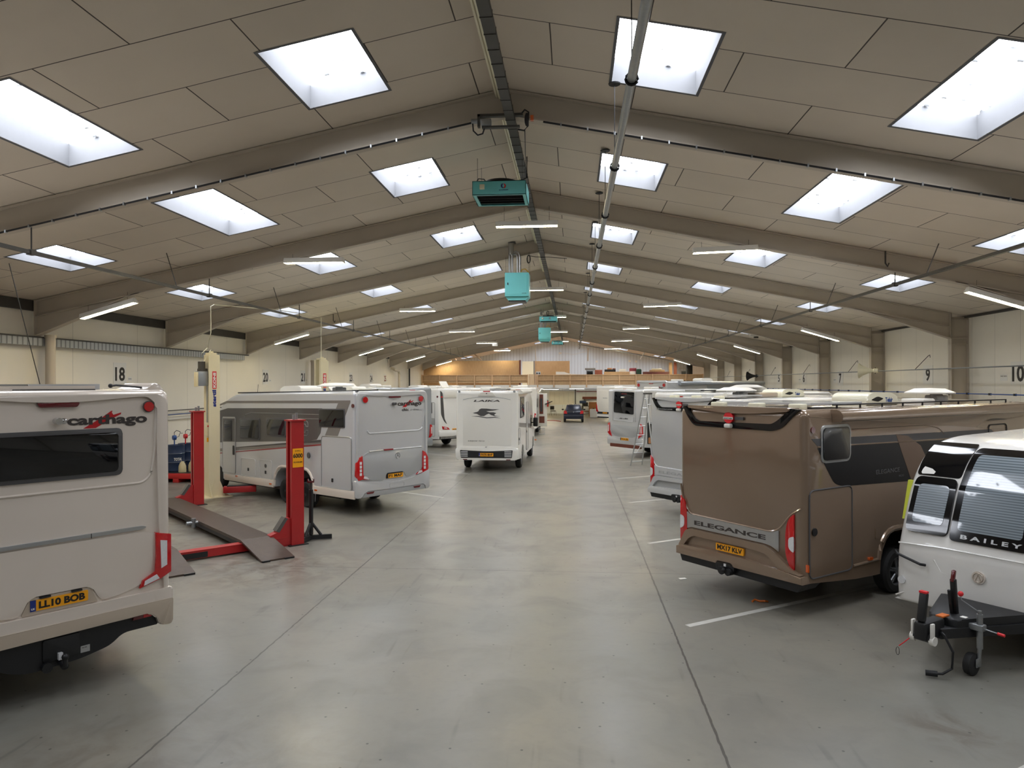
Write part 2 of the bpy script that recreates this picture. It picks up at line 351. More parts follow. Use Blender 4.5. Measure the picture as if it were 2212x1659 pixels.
wall('wall_front', 'wallB2', [(XL, Y0, 0), (XR, Y0, 0), (XR, Y0, 5.4), (0, Y0, H0+.1), (XL, Y0, 5.5)], (0, -.2, 0))
# eaves rails along the side walls
b = B().bx(XL, XL+.12, Y0, Y1, 5.16, 5.42); struct(b.build('trim_1', 'dark', smooth=0))
b = B().bx(XR-.1, XR, Y0, Y1, 5.26, 5.32); struct(b.build('trim_2', 'dark', smooth=0))
# steel portal frames
def frame(k):
    y = FY(k); b = B(); D = .42; tf = .022; fw = .1
    xl, xr = -12.75, 12.82
    pl = [(0, 0), (-10.05, 0), (xl, 0)]; 
    def zt(x): return rz_(x)-.012
    def web(pts): b.prism(pts, lambda a, c, d: (a, y+d, c), -.008, .008)
    # rafter webs and flanges
    for s, xe in ((-1, xl), (1, xr)):
        xh = s*10.1; hb = 4.5 if s < 0 else 4.62
        web([(0, zt(0)), (xe, zt(xe)), (xe, hb), (xh, zt(xh)-D), (0, zt(0)-D)])
        def flange(p, q, t=tf):
            dx, dz = q[0]-p[0], q[1]-p[1]; L = math.hypot(dx, dz); nx, nz = -dz/L*t, dx/L*t
            if nz < 0: nx, nz = -nx, -nz
            b.prism([p, q, (q[0]+nx, q[1]+nz), (p[0]+nx, p[1]+nz)], lambda a, c, d: (a, y+d, c), -fw, fw)
        flange((0, zt(0)-tf), (xe, zt(xe)-tf)); flange((0, zt(0)-D), (xh, zt(xh)-D)); flange((xh, zt(xh)-D), (xe, hb))
        flange((xh*.98, zt(xh*.98)-D+.0), (xe, zt(xe)-D-.02), .02)
        # end plate and gussets
        b.bx(xe-.012, xe+.012, y-fw, y+fw, hb, zt(xe))
        if s > 0:
            b.bx(xe, xe+.02, y-fw, y+fw, 0, zt(xe)-.02); b.bx(XR-.03, XR-.01, y-fw, y+fw, 0, 5.3); b.bx(xe, XR-.02, y-.008, y+.008, 0, 5.3)
            for zz in (5.2, 4.62, 4.45): b.bx(xe, XR-.02, y-fw, y+fw, zz, zz+.015)
    b.bx(-.012, .012, y-fw, y+fw, zt(0)-D-.02, zt(0)-.02)
    # bolts on the lower flange
    for i in range(-9, 10):
        x = i*1.05+.4
        if abs(x) < 9.8: b.cyl((x, y-.05, rz_(x)-.012-D-.012), (x, y-.05, rz_(x)-D), .014, n=6)
    if k >= 11: return
    struct(b.build('trim_%d' % (k+5), 'beam', smooth=0))
for k in range(-1, 11): frame(k)

# ------------------------------------------------------------------ services in the roof
def run(name, label, cat, pts, r, m, n=8): return tag(B().tube(pts, r, n).build(name, m), label, cat)
b = B(); b.bx(.03, .17, Y0+.5, Y1-.2, 7.42, 7.5)
for i in range(200):
    y = Y0+1+i*.4
    if y < Y1-1: b.bx(.025, .175, y, y+.012, 7.413, 7.506)
tag(b.build('cable_tray', 'dark', smooth=0), 'long dark cable tray running under the roof ridge', 'cable tray')
for i, x in enumerate((-.13, -.08)):
    b = B(); b.tube([(x, Y0+.5, 7.86-.02*i), (x, Y1-3, 7.86-.02*i)], .022, 6)
    tag(b.build('conduit', 'cream'), ('cream conduit running beside the ridge, outer of two', 'cream conduit running beside the ridge, next to the dark tray')[i], 'conduit')
# steel exhaust pipe with hangers
t = thing('extraction_pipe', 'long shiny steel pipe hung on wires right of the ridge', 'pipe', (1.69, 0, 6.4))
B().tube([(0, Y0+1, 0), (0, 64, 0)], .05, 12).build('pipe', 'steel', t)
for i in range(22):
    y = 1.5+i*3.0
    b = B(); b.tube([(.062*math.cos(q*PI/6), y, .062*math.sin(q*PI/6)) for q in range(12)], .016, 5, True); b.cyl((0, y, .05), (0, y, 1.2), .006, n=5); b.build('hanger', 'blackp', t)
    B().lathe([(.0, 1.205), (.09, 1.205), (.085, 1.19), (0, 1.185)], 12, (0, y, -.0)).build('ceiling_disc', 'blackp', t)
for s, x, z, lb in ((-1, -8.1, 5.5, 'dark busbar rail hung below the left roof slope'), (1, 8.6, 5.55, 'dark busbar rail hung below the right roof slope')):
    t = thing('busbar_rail', lb, 'rail', (x, 0, z)); B().bx(-.035, .035, -4, 64, -.03, .03).build('rail', 'dark', t, smooth=0)
    for k in range(0, 10):
        y = FY(k); zz = rz_(x)-.43-z
        B().cyl((0, y, 0), (0, y, max(zz, .1)), .012, n=6).cyl((s*-.0, y-1.5, .02), (s*.25, y-1.5, rz_(x+s*.25)-z), .01, n=5).bx(-.05, .05, y-.06, y+.06, -.045, .045).build('bracket', 'dark', t)
# left wall services
t = thing('wall_cable_tray', 'galvanised perforated tray along the upper left wall', 'cable tray', (XL+.14, 0, 4.26))
b = B().bx(-.04, .04, Y0+.5, 29.2, 0, .2); b.build('tray_side', 'tray', t, smooth=0)
B().bx(-.05, .05, Y0+.5, 29.6, .2, .24).build('tray_lid', 'dark', t, smooth=0)
for y, z, lb in ((17.75, 4.55, 'thick brown downpipe on the left wall near bay 18'), (36.9, 4.5, 'brown downpipe beside bay number 21'), ):
    tag(B().cyl((XL+.3, y, 0), (XL+.3, y, z), .12, n=16).cyl((XL+.3, y, z-.08), (XL+.3, y, z), .14, n=16).build('downpipe', 'beam'), lb, 'pipe')
tag(B().tube([(XL+.1, 54, 4.45), (XL+.35, 54, 4.35), (XL+.35, 54.3, 4.3), (XL+.4, 55.2, 4.25), (XL+.4, 55.4, 4.0), (XL+.4, 55.4, 0)], .1, 12).build('downpipe', 'beam'), 'bent brown downpipe between bay numbers 25 and 26', 'pipe')
tag(B().tube([(XL+.15, 60, 4.6), (XL+.15, 60, 0)], .07, 8).build('downpipe', 'dark'), 'thin dark downpipe on the left wall past bay 26', 'pipe')
t = thing('air_line', 'blue compressed air line along the lower left wall', 'pipe', (XL+.12, 0, 2.2))
B().tube([(0, 2, 0), (0, 40, 0)], .02, 6).tube([(0, 23.4, 0), (0, 23.4, -1.6)], .015, 6).build('pipe', 'hose', t)
tag(B().bx(XL+.005, XL+.06, 2, 40, 2.02, 2.12).build('trunking', 'offw', smooth=0), 'pale dado trunking along the lower left wall', 'trunking')
tag(B().tube([(XL+.1, 2, 2.34), (XL+.1, 40, 2.34)], .02, 6).build('conduit', 'dark'), 'dark conduit above the blue air line on the left wall', 'conduit')
# right wall services
tag(B().tube([(12.78, 2, 3.66), (12.78, 66, 3.75)], .022, 6).build('conduit', 'steel'), 'galvanised conduit crossing the right hand wall columns', 'conduit')
t = thing('air_line', 'blue compressed air line along the right wall', 'pipe', (12.78, 0, 2.92)); B().tube([(0, 2, 0), (0, 60, 0)], .018, 6).build('pipe', 'hose', t)
c0 = B().bx(-.03, .03, 0, .06, -.03, .03).build('clip', 'cable', t, smooth=0); c0.location.y = 12
for i in range(1, 40):
    c = c0.copy(); COL.objects.link(c); c.location.y = 12+i*1.15
tag(B().tube([(12.75, 2, 2.72), (12.75, 60, 2.72)], .03, 6).build('pipe', 'beam'), 'grey pipe under the blue air line on the right wall', 'pipe')
for i, k in enumerate(range(2, 9)):
    y = FY(k)+2.2
    t = thing('cable_hook', 'thin hooked cable bracket on the right wall, %s from the camera' % ('first second third fourth fifth sixth seventh'.split()[i]), 'bracket', (12.8, y, 3.72), group='cable brackets on the right wall')
    B().tube([(0, 0, 0), (.0, -.9, .42), (0, -1.0, .44), (.0, -1.02, .36)], .012, 5).build('hook', 'dark', t)

def batten(loc, tilt, label, wires=.4):
    t = thing('batten_light', label, 'light', loc, group='fluorescent batten lights')
    R = Matrix.Rotation(tilt, 3, 'Y')
    def T(o):
        for v in o.data.vertices: v.co = R @ v.co
        return o
    f = lambda a, c, d: (d, a, c)
    T(B().prism([(-.12, .0), (-.06, .13), (.06, .13), (.12, 0), (.11, 0), (.052, .12), (-.052, .12), (-.11, 0)], f, -.75, .75).prism([(-.12, 0), (-.06, .13), (.06, .13), (.12, 0)], f, -.755, -.745).prism([(-.12, 0), (-.06, .13), (.06, .13), (.12, 0)], f, .745, .755).build('housing', 'offw', t, smooth=0))
    for yy in (-.035, .035): T(B().cyl((-.73, yy, .012), (.73, yy, .012), .021, n=8).build('tube', 'tube', t))
    for x in (-.55, .55):
        q = R @ Vector((x, 0, .12)); B().cyl(q, q+Vector((0, 0, wires)), .004, n=4).build('wire', 'dark', t)
rowsname = {2: 'second', 4: 'fourth', 6: 'sixth', 8: 'eighth', 10: 'tenth'}
for k in (2, 4, 6, 8, 10):
    y = FY(k)-.05
    for x, tl, nm in ((-10.75, -.27, 'at the left eaves, sloping,'), (-5.35, .0, 'midway on the left slope'), (-.03, 0, 'under the ridge'), (4.7, -.03, 'midway on the right slope'), (10.88, .3, 'at the right eaves, sloping,')):
        z = {-10.75: 5.16, -5.35: 6.3, -.03: 7.1, 4.7: 6.4, 10.88: 5.15}[x]
        batten((x, y, z-.03), tl, 'batten light %s by the %s roof frame' % (nm, rowsname[k]), max(.06, rz_(x)-.43-z-.06) if abs(x) < 9 else .22)

# ------------------------------------------------------------------ heaters
def fan_unit(y, label, lx=-.27):
    t = thing('fan_heater', label, 'heater', (lx, y, 6.5), group='teal downflow fan units')
    b = B(); 
    for q in ((-.5, .5, -.43, -.42, .24, .5), (-.5, .5, .42, .43, .24, .5), (-.5, -.49, -.43, .43, .24, .5), (.49, .5, -.43, .43, .24, .5), (-.5, .5, -.43, .43, .49, .5), (-.5, -.43, -.43, .43, .24, .25), (.43, .5, -.43, .43, .24, .25), (-.43, .43, -.43, -.37, .24, .25), (-.43, .43, .37, .43, .24, .25)): b.bx(*q)
    b.build('casing', 'teal', t, smooth=0)
    B().bx(-.44, .44, -.38, .38, .3, .32).build('outlet_grille', 'blackp', t, smooth=0)
    for i in range(4): B().box((0, -.27+.18*i, .27), (.86, .09, .008), rx=.5).build('louvre_blade', 'dark', t, smooth=0)
    b = B().lathe([(.3, .5), (.34, .5), (.32, .58), (.05, .6), (0, .6)], 24, (0, 0, 0)); b.build('fan_cowl', 'blackp', t)
    b = B()
    for i in range(5): b.tube([(r_*math.cos(q*PI/12), r_*math.sin(q*PI/12), .6-.06*(r_/.33)**2) for r_ in (.08+.055*i,) for q in range(24)], .005, 4, True)
    b.build('fan_guard', 'dark', t)
    b = B().bx(-.36, -.27, -.47, -.43, .34, .43, .005).cyl((-.315, -.485, .385), (-.315, -.47, .385), .03); b.build('control_box', 'cream', t)
    f = lambda a, c, d: (a, -.431-d, c+.02)
    # emblem: a blue and a red half ring
    ring = lambda a0, a1: [(.08+.045*math.cos(q), .38+.045*math.sin(q)) for q in [a0+(a1-a0)*i/10 for i in range(11)]]+[(.08+.02*math.cos(q), .38+.03*math.sin(q)) for q in [a1-(a1-a0)*i/10 for i in range(11)]]
    B().prism(ring(PI*.55, PI*1.45), f, 0, .004).build('emblem', 'sblue', t, smooth=0); B().prism(ring(-PI*.45, PI*.45), f, 0, .004).build('emblem', 'sred', t, smooth=0)
    text('powrmatic', 'lettering', 'sblue', f, (.0, .29, .17, .32), t, bold=.02); 
    b = B()
    for x, y_ in ((-.42, -.3), (-.42, .3), (.42, .3), (.42, -.3)): b.cyl((x, y_, .5), (x, y_, rz_(lx)-.45-6.5), .004, n=4)
    b.build('wire', 'dark', t)
    B().tube([(-.45, -.3, .5), (-.4, -.3, .58), (-.3, -.25, .58), (-.25, -.2, .52)], .01, 5).tube([(.35, -.2, .55), (.5, -.2, .6), (.5, -.2, 1.0)], .012, 5).build('cable', 'cable', t)
fan_unit(13.6, 'large teal fan heater hanging nearest the camera'); fan_unit(40.5, 'small looking teal fan heater above the far cabinet heater'); fan_unit(64.5, 'farthest teal fan heater, against the back gable')
def cab_heater(y, label):
    t = thing('cabinet_heater', label, 'heater', (-.68, y, 5.9), group='teal cabinet heaters')
    b = B().bx(-.38, .38, -.35, .4, .12, .87, .008).prism([(-.38, .13), (.38, .13), (.28, .0), (-.28, .0)], lambda a, c, d: (a, d, c), -.28, .32); b.build('casing', 'teal', t, smooth=0)
    B().bx(-.27, .27, -.27, .31, -.04, .0).build('outlet', 'blackp', t, smooth=0)
    b = B().bx(-.33, .33, -.36, -.35, .18, .84, .004); d = b.build('door', 'teal', t, smooth=0)
    B().bx(-.3, -.27, -.375, -.36, .48, .55).build('handle', 'blackp', d, smooth=0)
    text('WLDB', 'lettering', 'ink', lambda a, c, d_: (a, -.36-d_, c), (.16, .2, .3, .225), d, bold=.02)
    for x in (-.26, -.17): B().cyl((x, 0, .87), (x, 0, 1.5), .035).build('flue', 'ducting', t)
    B().tube([(-.0, 0, .87), (-.0, 0, 1.4), (-.03, 0, 1.5), (-.09, 0, 1.52), (-.14, 0, 1.5)], .035, 10).tube([(.08, 0, .87), (.08, 0, 1.4), (.04, 0, 1.56), (-.06, 0, 1.6), (-.14, 0, 1.56)], .035, 10).build('flue_bend', 'ducting', t)
    z1 = rz_(-.68-.2)-5.9
    B().cyl((-.21, 0, 1.5), (-.21, 0, z1), .09, n=16).build('stack', 'ducting', t); B().bx(-.36, -.06, -.15, .15, z1-.02, z1).build('ceiling_plate', 'dark', t, smooth=0)
    B().tube([(.1, -.1, .87), (.15, -.1, 1.0), (.25, -.1, 1.02), (.38, -.1, .9)], .015, 6).build('gas_hose', 'yel', t)
    b = B()
    for x in (-.38, .36, .39): b.cyl((x, 0, .87), (x, 0, rz_(-.68+x)-.43-5.9), .004, n=4)
    b.build('wire', 'dark', t)
cab_heater(23.0, 'teal cabinet heater with steel flues, the nearer one'); cab_heater(45.5, 'teal cabinet heater farther down the ridge')

# festoon cable along the first roof beam, with its trolley at the ridge
t = thing('beam_cable', 'black cable clipped along the nearest roof beam', 'cable', (0, FY(1)-.12, 0))
for s, xe in ((-1, -10), (1, 10)):
    x0 = -.5 if s < 0 else .62
    B().tube([(x0, 0, rz_(x0)-.45), (xe, 0, rz_(xe)-.45)], .016, 6).build('cable', 'cable', t)
    for i in range(22):
        x = s*(.9+i*.42)
        if i == 0: c0 = B().bx(-.012, .012, -.025, .03, -.475, -.425).build('clip', 'steel', t, smooth=0)
        c = c0 if i == 0 else c0.copy()
        if i: COL.objects.link(c)
        c.location = (x, 0, rz_(x))
t = thing('cable_hoist', 'dark hoist bracket with looped cable at the ridge', 'hoist', (.0, FY(1)-.16, 7.42))
B().bx(-.42, .3, -.04, .04, .06, .1).bx(-.35, .25, -.04, .04, -.12, -.09).bx(-.42, -.38, -.04, .04, -.1, .1).build('bracket', 'dark', t, smooth=0)
B().bx(-.36, -.2, -.06, .05, -.09, .02, .01).cyl((-.52, 0, -.0), (-.3, 0, -.0), .04).build('motor', 'steel', t)
B().tube([(-.5, 0, -.03), (-.49, 0, -.15), (-.42, 0, -.22), (-.34, 0, -.2), (-.3, 0, -.08)], .013, 6).tube([(.28, 0, .1), (.33, 0, .16), (.39, 0, .12), (.38, 0, -.1), (.32, 0, -.17), (.22, 0, -.15)], .013, 6).build('cable', 'cable', t)
B().sph((.36, -.01, 0), .05, (.7, .7, 2.2)).build('cable_bundle', 'cable', t)
B().bx(.42, .47, -.03, .03, -.02, .06).build('warning_light', 'amber', t)
B().tube([(.33, 0, -.15), (.34, .1, -.9), (.3, .9, -.75)], .008, 5).build('drop_cable', 'cable', t)
for k, lb in ((3, 'coiled black cable at the ridge of the third roof frame'), (6, 'coiled black cable at the ridge of the sixth roof frame')):
    y = FY(k)-.15; b = B()
    for j in range(3): b.tube([(-.35+.05*math.cos(q*PI/8)+.01*j, y-.02*j, 7.3+.13*math.sin(q*PI/8)) for q in range(16)], .01, 5, True)
    b.tube([(-.35, y, 7.42), (-.1, y, 7.37), (.3, y, 7.36), (.9, y, 7.3)], .01, 5)
    tag(b.build('cable_coil', 'cable'), lb, 'cable')
# roof clips / stub hooks on the beams
for i, (x, y) in enumerate(((8.3, FY(2)-.2), (-8.9, FY(4)-.2), (1.9, FY(1)+.15))):
    tag(B().tube([(x, y, rz_(x)-.02), (x, y, rz_(x)-.3), (x+.05, y, rz_(x)-.38), (x+.08, y, rz_(x)-.3)], .018, 6).build('hook', 'dark'), ('dark bent hook below the right roof slope', 'dark bent hook below the left roof slope', 'short dark hook beside the steel pipe')[i], 'hook')
for x, y, z, lb in ((12.5, 41, 6.0, 'white sensor box'),): pass
t = thing('sensor_box', 'small white box sensor hung below the right roof slope', 'sensor', (10.1, 36.5, 5.55)); B().bx(-.22, .22, -.12, .12, 0, .3, .02).build('case', 'offw', t); B().cyl((0, 0, .3), (0, 0, .42), .02).bx(-.05, .15, -.13, .05, -.07, .0).build('mount', 'dark', t)
t = thing('sensor_box', 'small white box sensor hung below the left roof slope', 'sensor', (-5.2, 58, 6.3)); B().bx(-.22, .22, -.12, .12, 0, .3, .02).build('case', 'offw', t); B().cyl((0, 0, .3), (0, 0, .5), .02).build('mount', 'dark', t)

tag(B().cyl((-10.73, 14.13, 5.8), (-11.2, 15.6, 3.24), .01, n=5).build('pull_cord', 'dark'), 'thin slanting pull cord at the far left edge', 'cord')
# horn loudspeakers on the right wall
def horn(loc, m, label, rz):
    t = thing('horn_speaker', label, 'speaker', loc, rz)
    B().lathe([(.05, -.35), (.07, -.3), (.11, -.15), (.2, .05), (.29, .15), (.3, .17), (.27, .16), (.18, .06), (.05, -.2), (0, -.2)], 20, (0, 0, 0), 'Y').build('horn', m, t)
    B().lathe([(.08, -.5), (.09, -.45), (.09, -.36), (.05, -.33), (0, -.33)], 14, (0, 0, 0), 'Y').build('driver', m, t)
    B().tube([(0, -.4, -.12), (0, -.46, 0), (0, -.4, .12)], .02, 6).build('bracket', 'dark', t)
horn((12.35, 28.9, 3.72), 'cream', 'cream horn loudspeaker on the right wall beside bay 7', math.radians(60)); horn((12.4, 47, 3.7), 'blackp', 'black horn loudspeaker high on the far right wall', math.radians(60))

# bay number signs
NUM = {5: 'five', 6: 'six', 7: 'seven', 9: 'nine', 10: 'ten', 18: 'eighteen', 20: 'twenty', 21: 'twenty one', 22: 'twenty two', 23: 'twenty three', 24: 'twenty four', 25: 'twenty five', 26: 'twenty six'}
for n, y, z in ((18, 21.08, 3.57), (20, 31.65, 3.56), (21, 36.2, 3.6), (22, 39.9, 3.6), (23, 44.3, 3.62), (24, 48.9, 3.62), (25, 52.6, 3.65), (26, 57.1, 3.65)):
    t = thing('bay_sign', 'white left wall sign reading bay number %s' % NUM[n], 'sign', (XL, y, z), group='bay number signs')
    f = lambda a, c, d: (d, a, c)
    B().prism([(-.3, -.32), (.32, -.32), (.32, .35), (-.3, .35)], f, 0, .012).build('board', 'paper', t, smooth=0)
    text(str(n), 'number', 'black' if n not in (25, 26) else 'redbrown', f, (-.27, -.215, .27, .215) if n != 18 else (-.23, -.215, .25, .215), t, bold=.03, d0=.012)
    B().prism([(.42, -.2), (.62, -.2), (.62, -.08), (.42, -.08)], f, 0, .004).build('note', 'paper', t, smooth=0); text('VALETING' if n == 18 else 'BAY', 'note_text', 'ink', f, (.44, -.16, .6, -.13), t, d0=.004)
for n, y, z in ((10, 20.9, 3.5), (9, 25.94, 3.52), (7, 34.1, 3.46), (6, 39.3, 3.5), (5, 43.9, 3.53)):
    t = thing('bay_sign', 'white right wall sign reading bay number %s' % NUM[n], 'sign', (XR, y, z), group='bay number signs')
    f = lambda a, c, d: (-d, -a, c)
    B().prism([(-.34, -.33), (.34, -.33), (.34, .33), (-.34, .33)], f, 0, .012).build('board', 'paper', t, smooth=0)
    text(str(n), 'number', 'black', f, (-.27, -.23, .27, .23) if n == 10 else (-.15, -.22, .15, .22), t, bold=.03, d0=.012)
    if n in (10, 6, 7):
        B().prism([(-.85, -.2), (-.5, -.2), (-.5, -.02), (-.85, -.02)], f, 0, .004).build('note', 'paper', t, smooth=0); text('MAKE CHECK' if n == 10 else 'BAY', 'note_text', 'ink', f, (-.82, -.09, -.53, -.05), t, d0=.004)

# ------------------------------------------------------------------ back of the hall: mezzanine
MY = 65.4
t = thing('mezzanine', 'white edged mezzanine platform across the back of the hall', 'mezzanine', (0, 0, 0))
B().bx(XL+.02, XR-.02, MY, Y1-.28, 2.84, 2.995).build('deck', 'ply', t, smooth=0); B().bx(XL+.02, XR-.02, MY-.02, MY-.001, 2.82, 3.12).build('edge_board', 'offw', t, smooth=0)
for x in (-8, -2.8, 6.5, 12.2): B().cyl((x, MY+2.5, 0), (x, MY+2.5, 2.84), .07).build('column', 'offw', t)
t = thing('balustrade', 'pine framed plywood balustrade along the mezzanine edge', 'railing', (0, MY, 3.0))
for x0, x1 in ((XL+.05, -2.95), (-2.15, 12.75)):
    B().bx(x0, x1, .03, .045, .3 if x0 < -5 else .12, 1.06).build('panel', 'ply', t, smooth=0)
    for z in (.55, 1.02): B().bx(x0, x1, -.03, .03, z-.03, z+.03).build('rail', 'pine', t, smooth=0)
    n = int((x1-x0)/1.48)
    for i in range(n+1):
        x = x0+.05+(x1-x0-.1)*i/n; B().bx(x-.05, x+.05, -.1, -.03, -.1, 1.08).build('post', 'pine', t, smooth=0)
g_ = B()
for i in range(6): g_.bx(-2.9+i*.13, -2.8+i*.13, 0, .03, -.1, 1.1)
g_.build('gate', 'pine', t, smooth=0)
t = thing('partition', 'large plywood partition on the left of the mezzanine', 'partition', (0, MY+.9, 3.0))
B().prism([(XL+.05, 0), (-3.75, 0), (-3.75, 2.38), (-10.6, 2.38), (-11.2, 2.28), (XL+.05, 1.9)], lambda a, c, d: (a, d, c), 0, .05).build('panel', 'ply', t, smooth=0)
B().bx(-3.85, -3.7, -.03, .08, 0, 2.42).build('post', 'brownin', t, smooth=0)
t = thing('partition', 'cream painted partition beside the plywood one', 'partition', (0, 70.9, 3.0)); B().bx(-3.9, -2.75, 0, .05, 0, 2.45).build('panel', 'cream', t, smooth=0); B().bx(-2.75, -2.68, -.02, .07, 0, 2.5).build('post', 'dark', t, smooth=0)
tag(B().bx(-2.66, .8, 71, 71.06, 3.0, 5.47).build('plywood_panel', M['ply'], smooth=0), 'standalone orange plywood panel on the mezzanine right of the cream partition', 'panel')
for i, (x, y, nm) in enumerate(((-8, 69, 'front left'), (-1, 69, 'front middle'), (6, 69, 'front right'), (-6, 74.5, 'rear left'), (-2, 74.5, 'rear, second'), (1.5, 74.5, 'rear middle'), (5, 74.5, 'rear, fourth'), (9, 74.5, 'rear right'))):
    batten((x, y, 2.69), 0, 'batten light fixed under the mezzanine, %s' % nm, .02)
# things stored on the mezzanine, behind the balustrade
def at(u, v, y):  # point at depth y seen at pixel (u, v); used to read positions off the survey grid
    a = (u-1106)/1547.85; c = -(v-829.5)/1547.85; q = Matrix.Rotation(.0842, 3, 'Z') @ Matrix.Rotation(PI/2-.0006, 3, 'X') @ Matrix.Rotation(-.0022, 3, 'Z') @ Vector((a, c, -1)); k = y/q.y
    return Vector((1.0726, 0, 3.25))+q*k
def crate(name, label, cat, u0, u1, vt, y, m, d=.5, zb=3.0, bev=.02, extra=None):
    a, c = at(u0, vt, y), at(u1, vt, y); w_ = c.x-a.x; t = thing(name, label, cat, ((a.x+c.x)/2, y+d/2, zb)); B().bx(-w_/2, w_/2, -d/2, d/2, 0, a.z-zb, bev).build('body', m, t)
    if extra: extra(t, w_, d, a.z-zb)
    return t
MZ = MY+1.2
crate('television', 'old boxy television with dark screen on the mezzanine', 'television', 1266, 1284, 799, MZ, 'greypaint', .5, extra=lambda t, w_, d, h: (B().bx(-w_/2+.08, w_/2-.14, -d/2-.02, -d/2, h-.6, h-.12, .02).build('screen', 'gloss', t), B().bx(-w_/2-.1, w_/2+.1, -d/2, d/2, h, h+.16, .02).build('folded_blanket', 'decal2', t)))
crate('wooden_box', 'red brown wooden box beside the television', 'box', 1285, 1301, 799, MZ, 'redbrown')
crate('wooden_box', 'long low plywood box along the balustrade', 'box', 1305, 1360, 803, MZ, 'ply', .4)
crate('storage_box', 'dark flat box on the low plywood box', 'box', 1306, 1330, 798, MZ, 'blackp', .35, at(1330, 803, MZ).z)
crate('cardboard_box', 'open cardboard box on the dark flat box', 'box', 1312, 1322, 795, MZ, 'cardb', .3, at(1330, 798, MZ).z)
crate('cushion', 'folded brown cushion beside the open cardboard box', 'cushion', 1323, 1330, 795.5, MZ, 'brownin', .3, at(1330, 798, MZ).z, bev=.04)
crate('storage_box', 'clear plastic tub right of the dark flat box', 'box', 1338, 1352, 797, MZ, 'paper', .35, at(1330, 803, MZ).z)
crate('suitcase', 'maroon suitcase on the mezzanine', 'suitcase', 1360, 1375, 795, MZ+.6, 'purp', .5, bev=.06)
crate('cardboard_box', 'white box in front of the maroon suitcase', 'box', 1361, 1373, 802, MZ, 'paper', .4)
crate('fabric_bundle', 'dark green fabric bundle beside the suitcase', 'fabric', 1375, 1386, 797, MZ+.3, 'green', .5, bev=.1)
crate('board_stack', 'dark stack of boards on the mezzanine right', 'boards', 1390, 1446, 803, MZ, 'brownin', .8)
crate('board_stack', 'pale boards lying loose on the dark stack', 'boards', 1404, 1436, 799, MZ+.1, 'ply', .6, at(1436, 803, MZ).z)
crate('rolled_carpet', 'cream roll lying on the loose boards', 'roll', 1408, 1430, 796, MZ+.2, 'cream', .2, at(1436, 799, MZ+.1).z, bev=.05)
crate('timber_board', 'upright pale timber panel near the right mezzanine end', 'panel', 1445, 1452, 783, MZ+.2, 'ply', .1)
crate('timber_board', 'upright red brown panel near the right mezzanine end', 'panel', 1456, 1462, 782, MZ+.3, 'redbrown', .3)
crate('filing_cabinet', 'black cabinet at the right mezzanine end', 'cabinet', 1484, 1496, 788, MZ+1, 'blackp', .5)
t = thing('trolley_frame', 'grey tubular frame standing behind the balustrade', 'frame', (at(1473, 800, MZ).x, MZ+.2, 3.0)); B().tube([(-.3, 0, 0), (-.3, 0, 1.5), (-.2, 0, 1.62), (.3, 0, 1.62), (.4, 0, 1.5), (.4, 0, 0)], .03, 6).tube([(-.3, 0, .9), (.4, 0, .9)], .025, 6).build('frame', 'alu', t); B().bx(-.02, .38, -.05, .02, .3, 1.35).build('board', 'blackp', t)
a = at(1201, 803, MZ); t = thing('bath_moulding', 'white moulded tray lying along the balustrade', 'moulding', (a.x, MZ, 3.0)); B().prism([(0, 0), (1.9, 0), (1.9, 1.1), (1.15, 1.15), (.8, 1.32), (0, 1.34)], lambda p, q, d: (p, d, q), -.3, .3, .04).build('body', 'white', t)
a = at(1158, 806, MZ); t = thing('radio', 'small silver radio on the mezzanine edge', 'radio', (a.x+.2, MZ, 3.0)); B().bx(-.22, .22, -.1, .1, 0, 1.35, .03).build('body', 'alu', t); B().cyl((-.1, -.12, 1.2), (-.1, -.1, 1.2), .07).cyl((.1, -.12, 1.2), (.1, -.1, 1.2), .07).build('speaker', 'blackp', t)
# bracing and pipes on the back gable
b = B().cyl((-2.62, 71, 8-.9), (-2.45, 71.2, 4.2), .04).build('brace', 'beam'); tag(b, 'slanting pipe brace above the cream partition', 'pipe')
a = at(1270, 752, 74); c = at(1270, 780, 74); tag(B().cyl(a, c, .06).build('hanger_post', 'beam'), 'vertical hanger post above the television', 'post')
a = at(1250, 744, 66); c = at(1395, 769, 66); d_ = at(1520, 793, 66)
tag(B().tube([a, c, d_], .05, 8).build('pipe', 'steel'), 'white pipe sloping under the far right roof beam', 'pipe')
a = at(1395, 757, 66); c = at(1383, 776, 66); tag(B().cyl(a, c, .05).build('brace', 'offw'), 'short diagonal brace on the sloping white pipe', 'brace')
for i, (u0, v0, u1, v1) in enumerate(((1025, 762, 1040, 778), (983, 771, 986, 778))):
    a = at(u0, v0+3, 70); c = at(u1, v1, 70); tag(B().cyl(a, c, .07).build('brace', 'beam' if i == 0 else 'pine'), ('slanting grey brace above the plywood partition', 'short wooden prop above the plywood partition')[i], 'brace')
# gable fittings
for i, (u, v) in enumerate(((1289, 781), (1335, 780), (1360, 780), (1374, 781))):
    a = at(u, v, Y1-.03); t = tag(B().bx(a.x-.12, a.x+.12, Y1-.03, Y1, a.z-.1, a.z+.1).build('socket_plate', 'paper', smooth=0), 'small pale plate on the gable wall, %s from the left' % ('first second third fourth'.split()[i]), 'plate', 'plates on the gable wall')
a = at(1210, 763, Y1-.1); tag(B().bx(a.x-.15, a.x+.15, Y1-.12, Y1-.01, a.z-.1, a.z+.1, .01).tube([(a.x+.15, Y1-.06, a.z+.05), (a.x+1.5, Y1-.05, a.z-.15), (a.x+2.8, Y1-.05, a.z+.2)], .015, 5).build('junction_box', 'offw'), 'junction box with drooping cable on the gable wall', 'box')
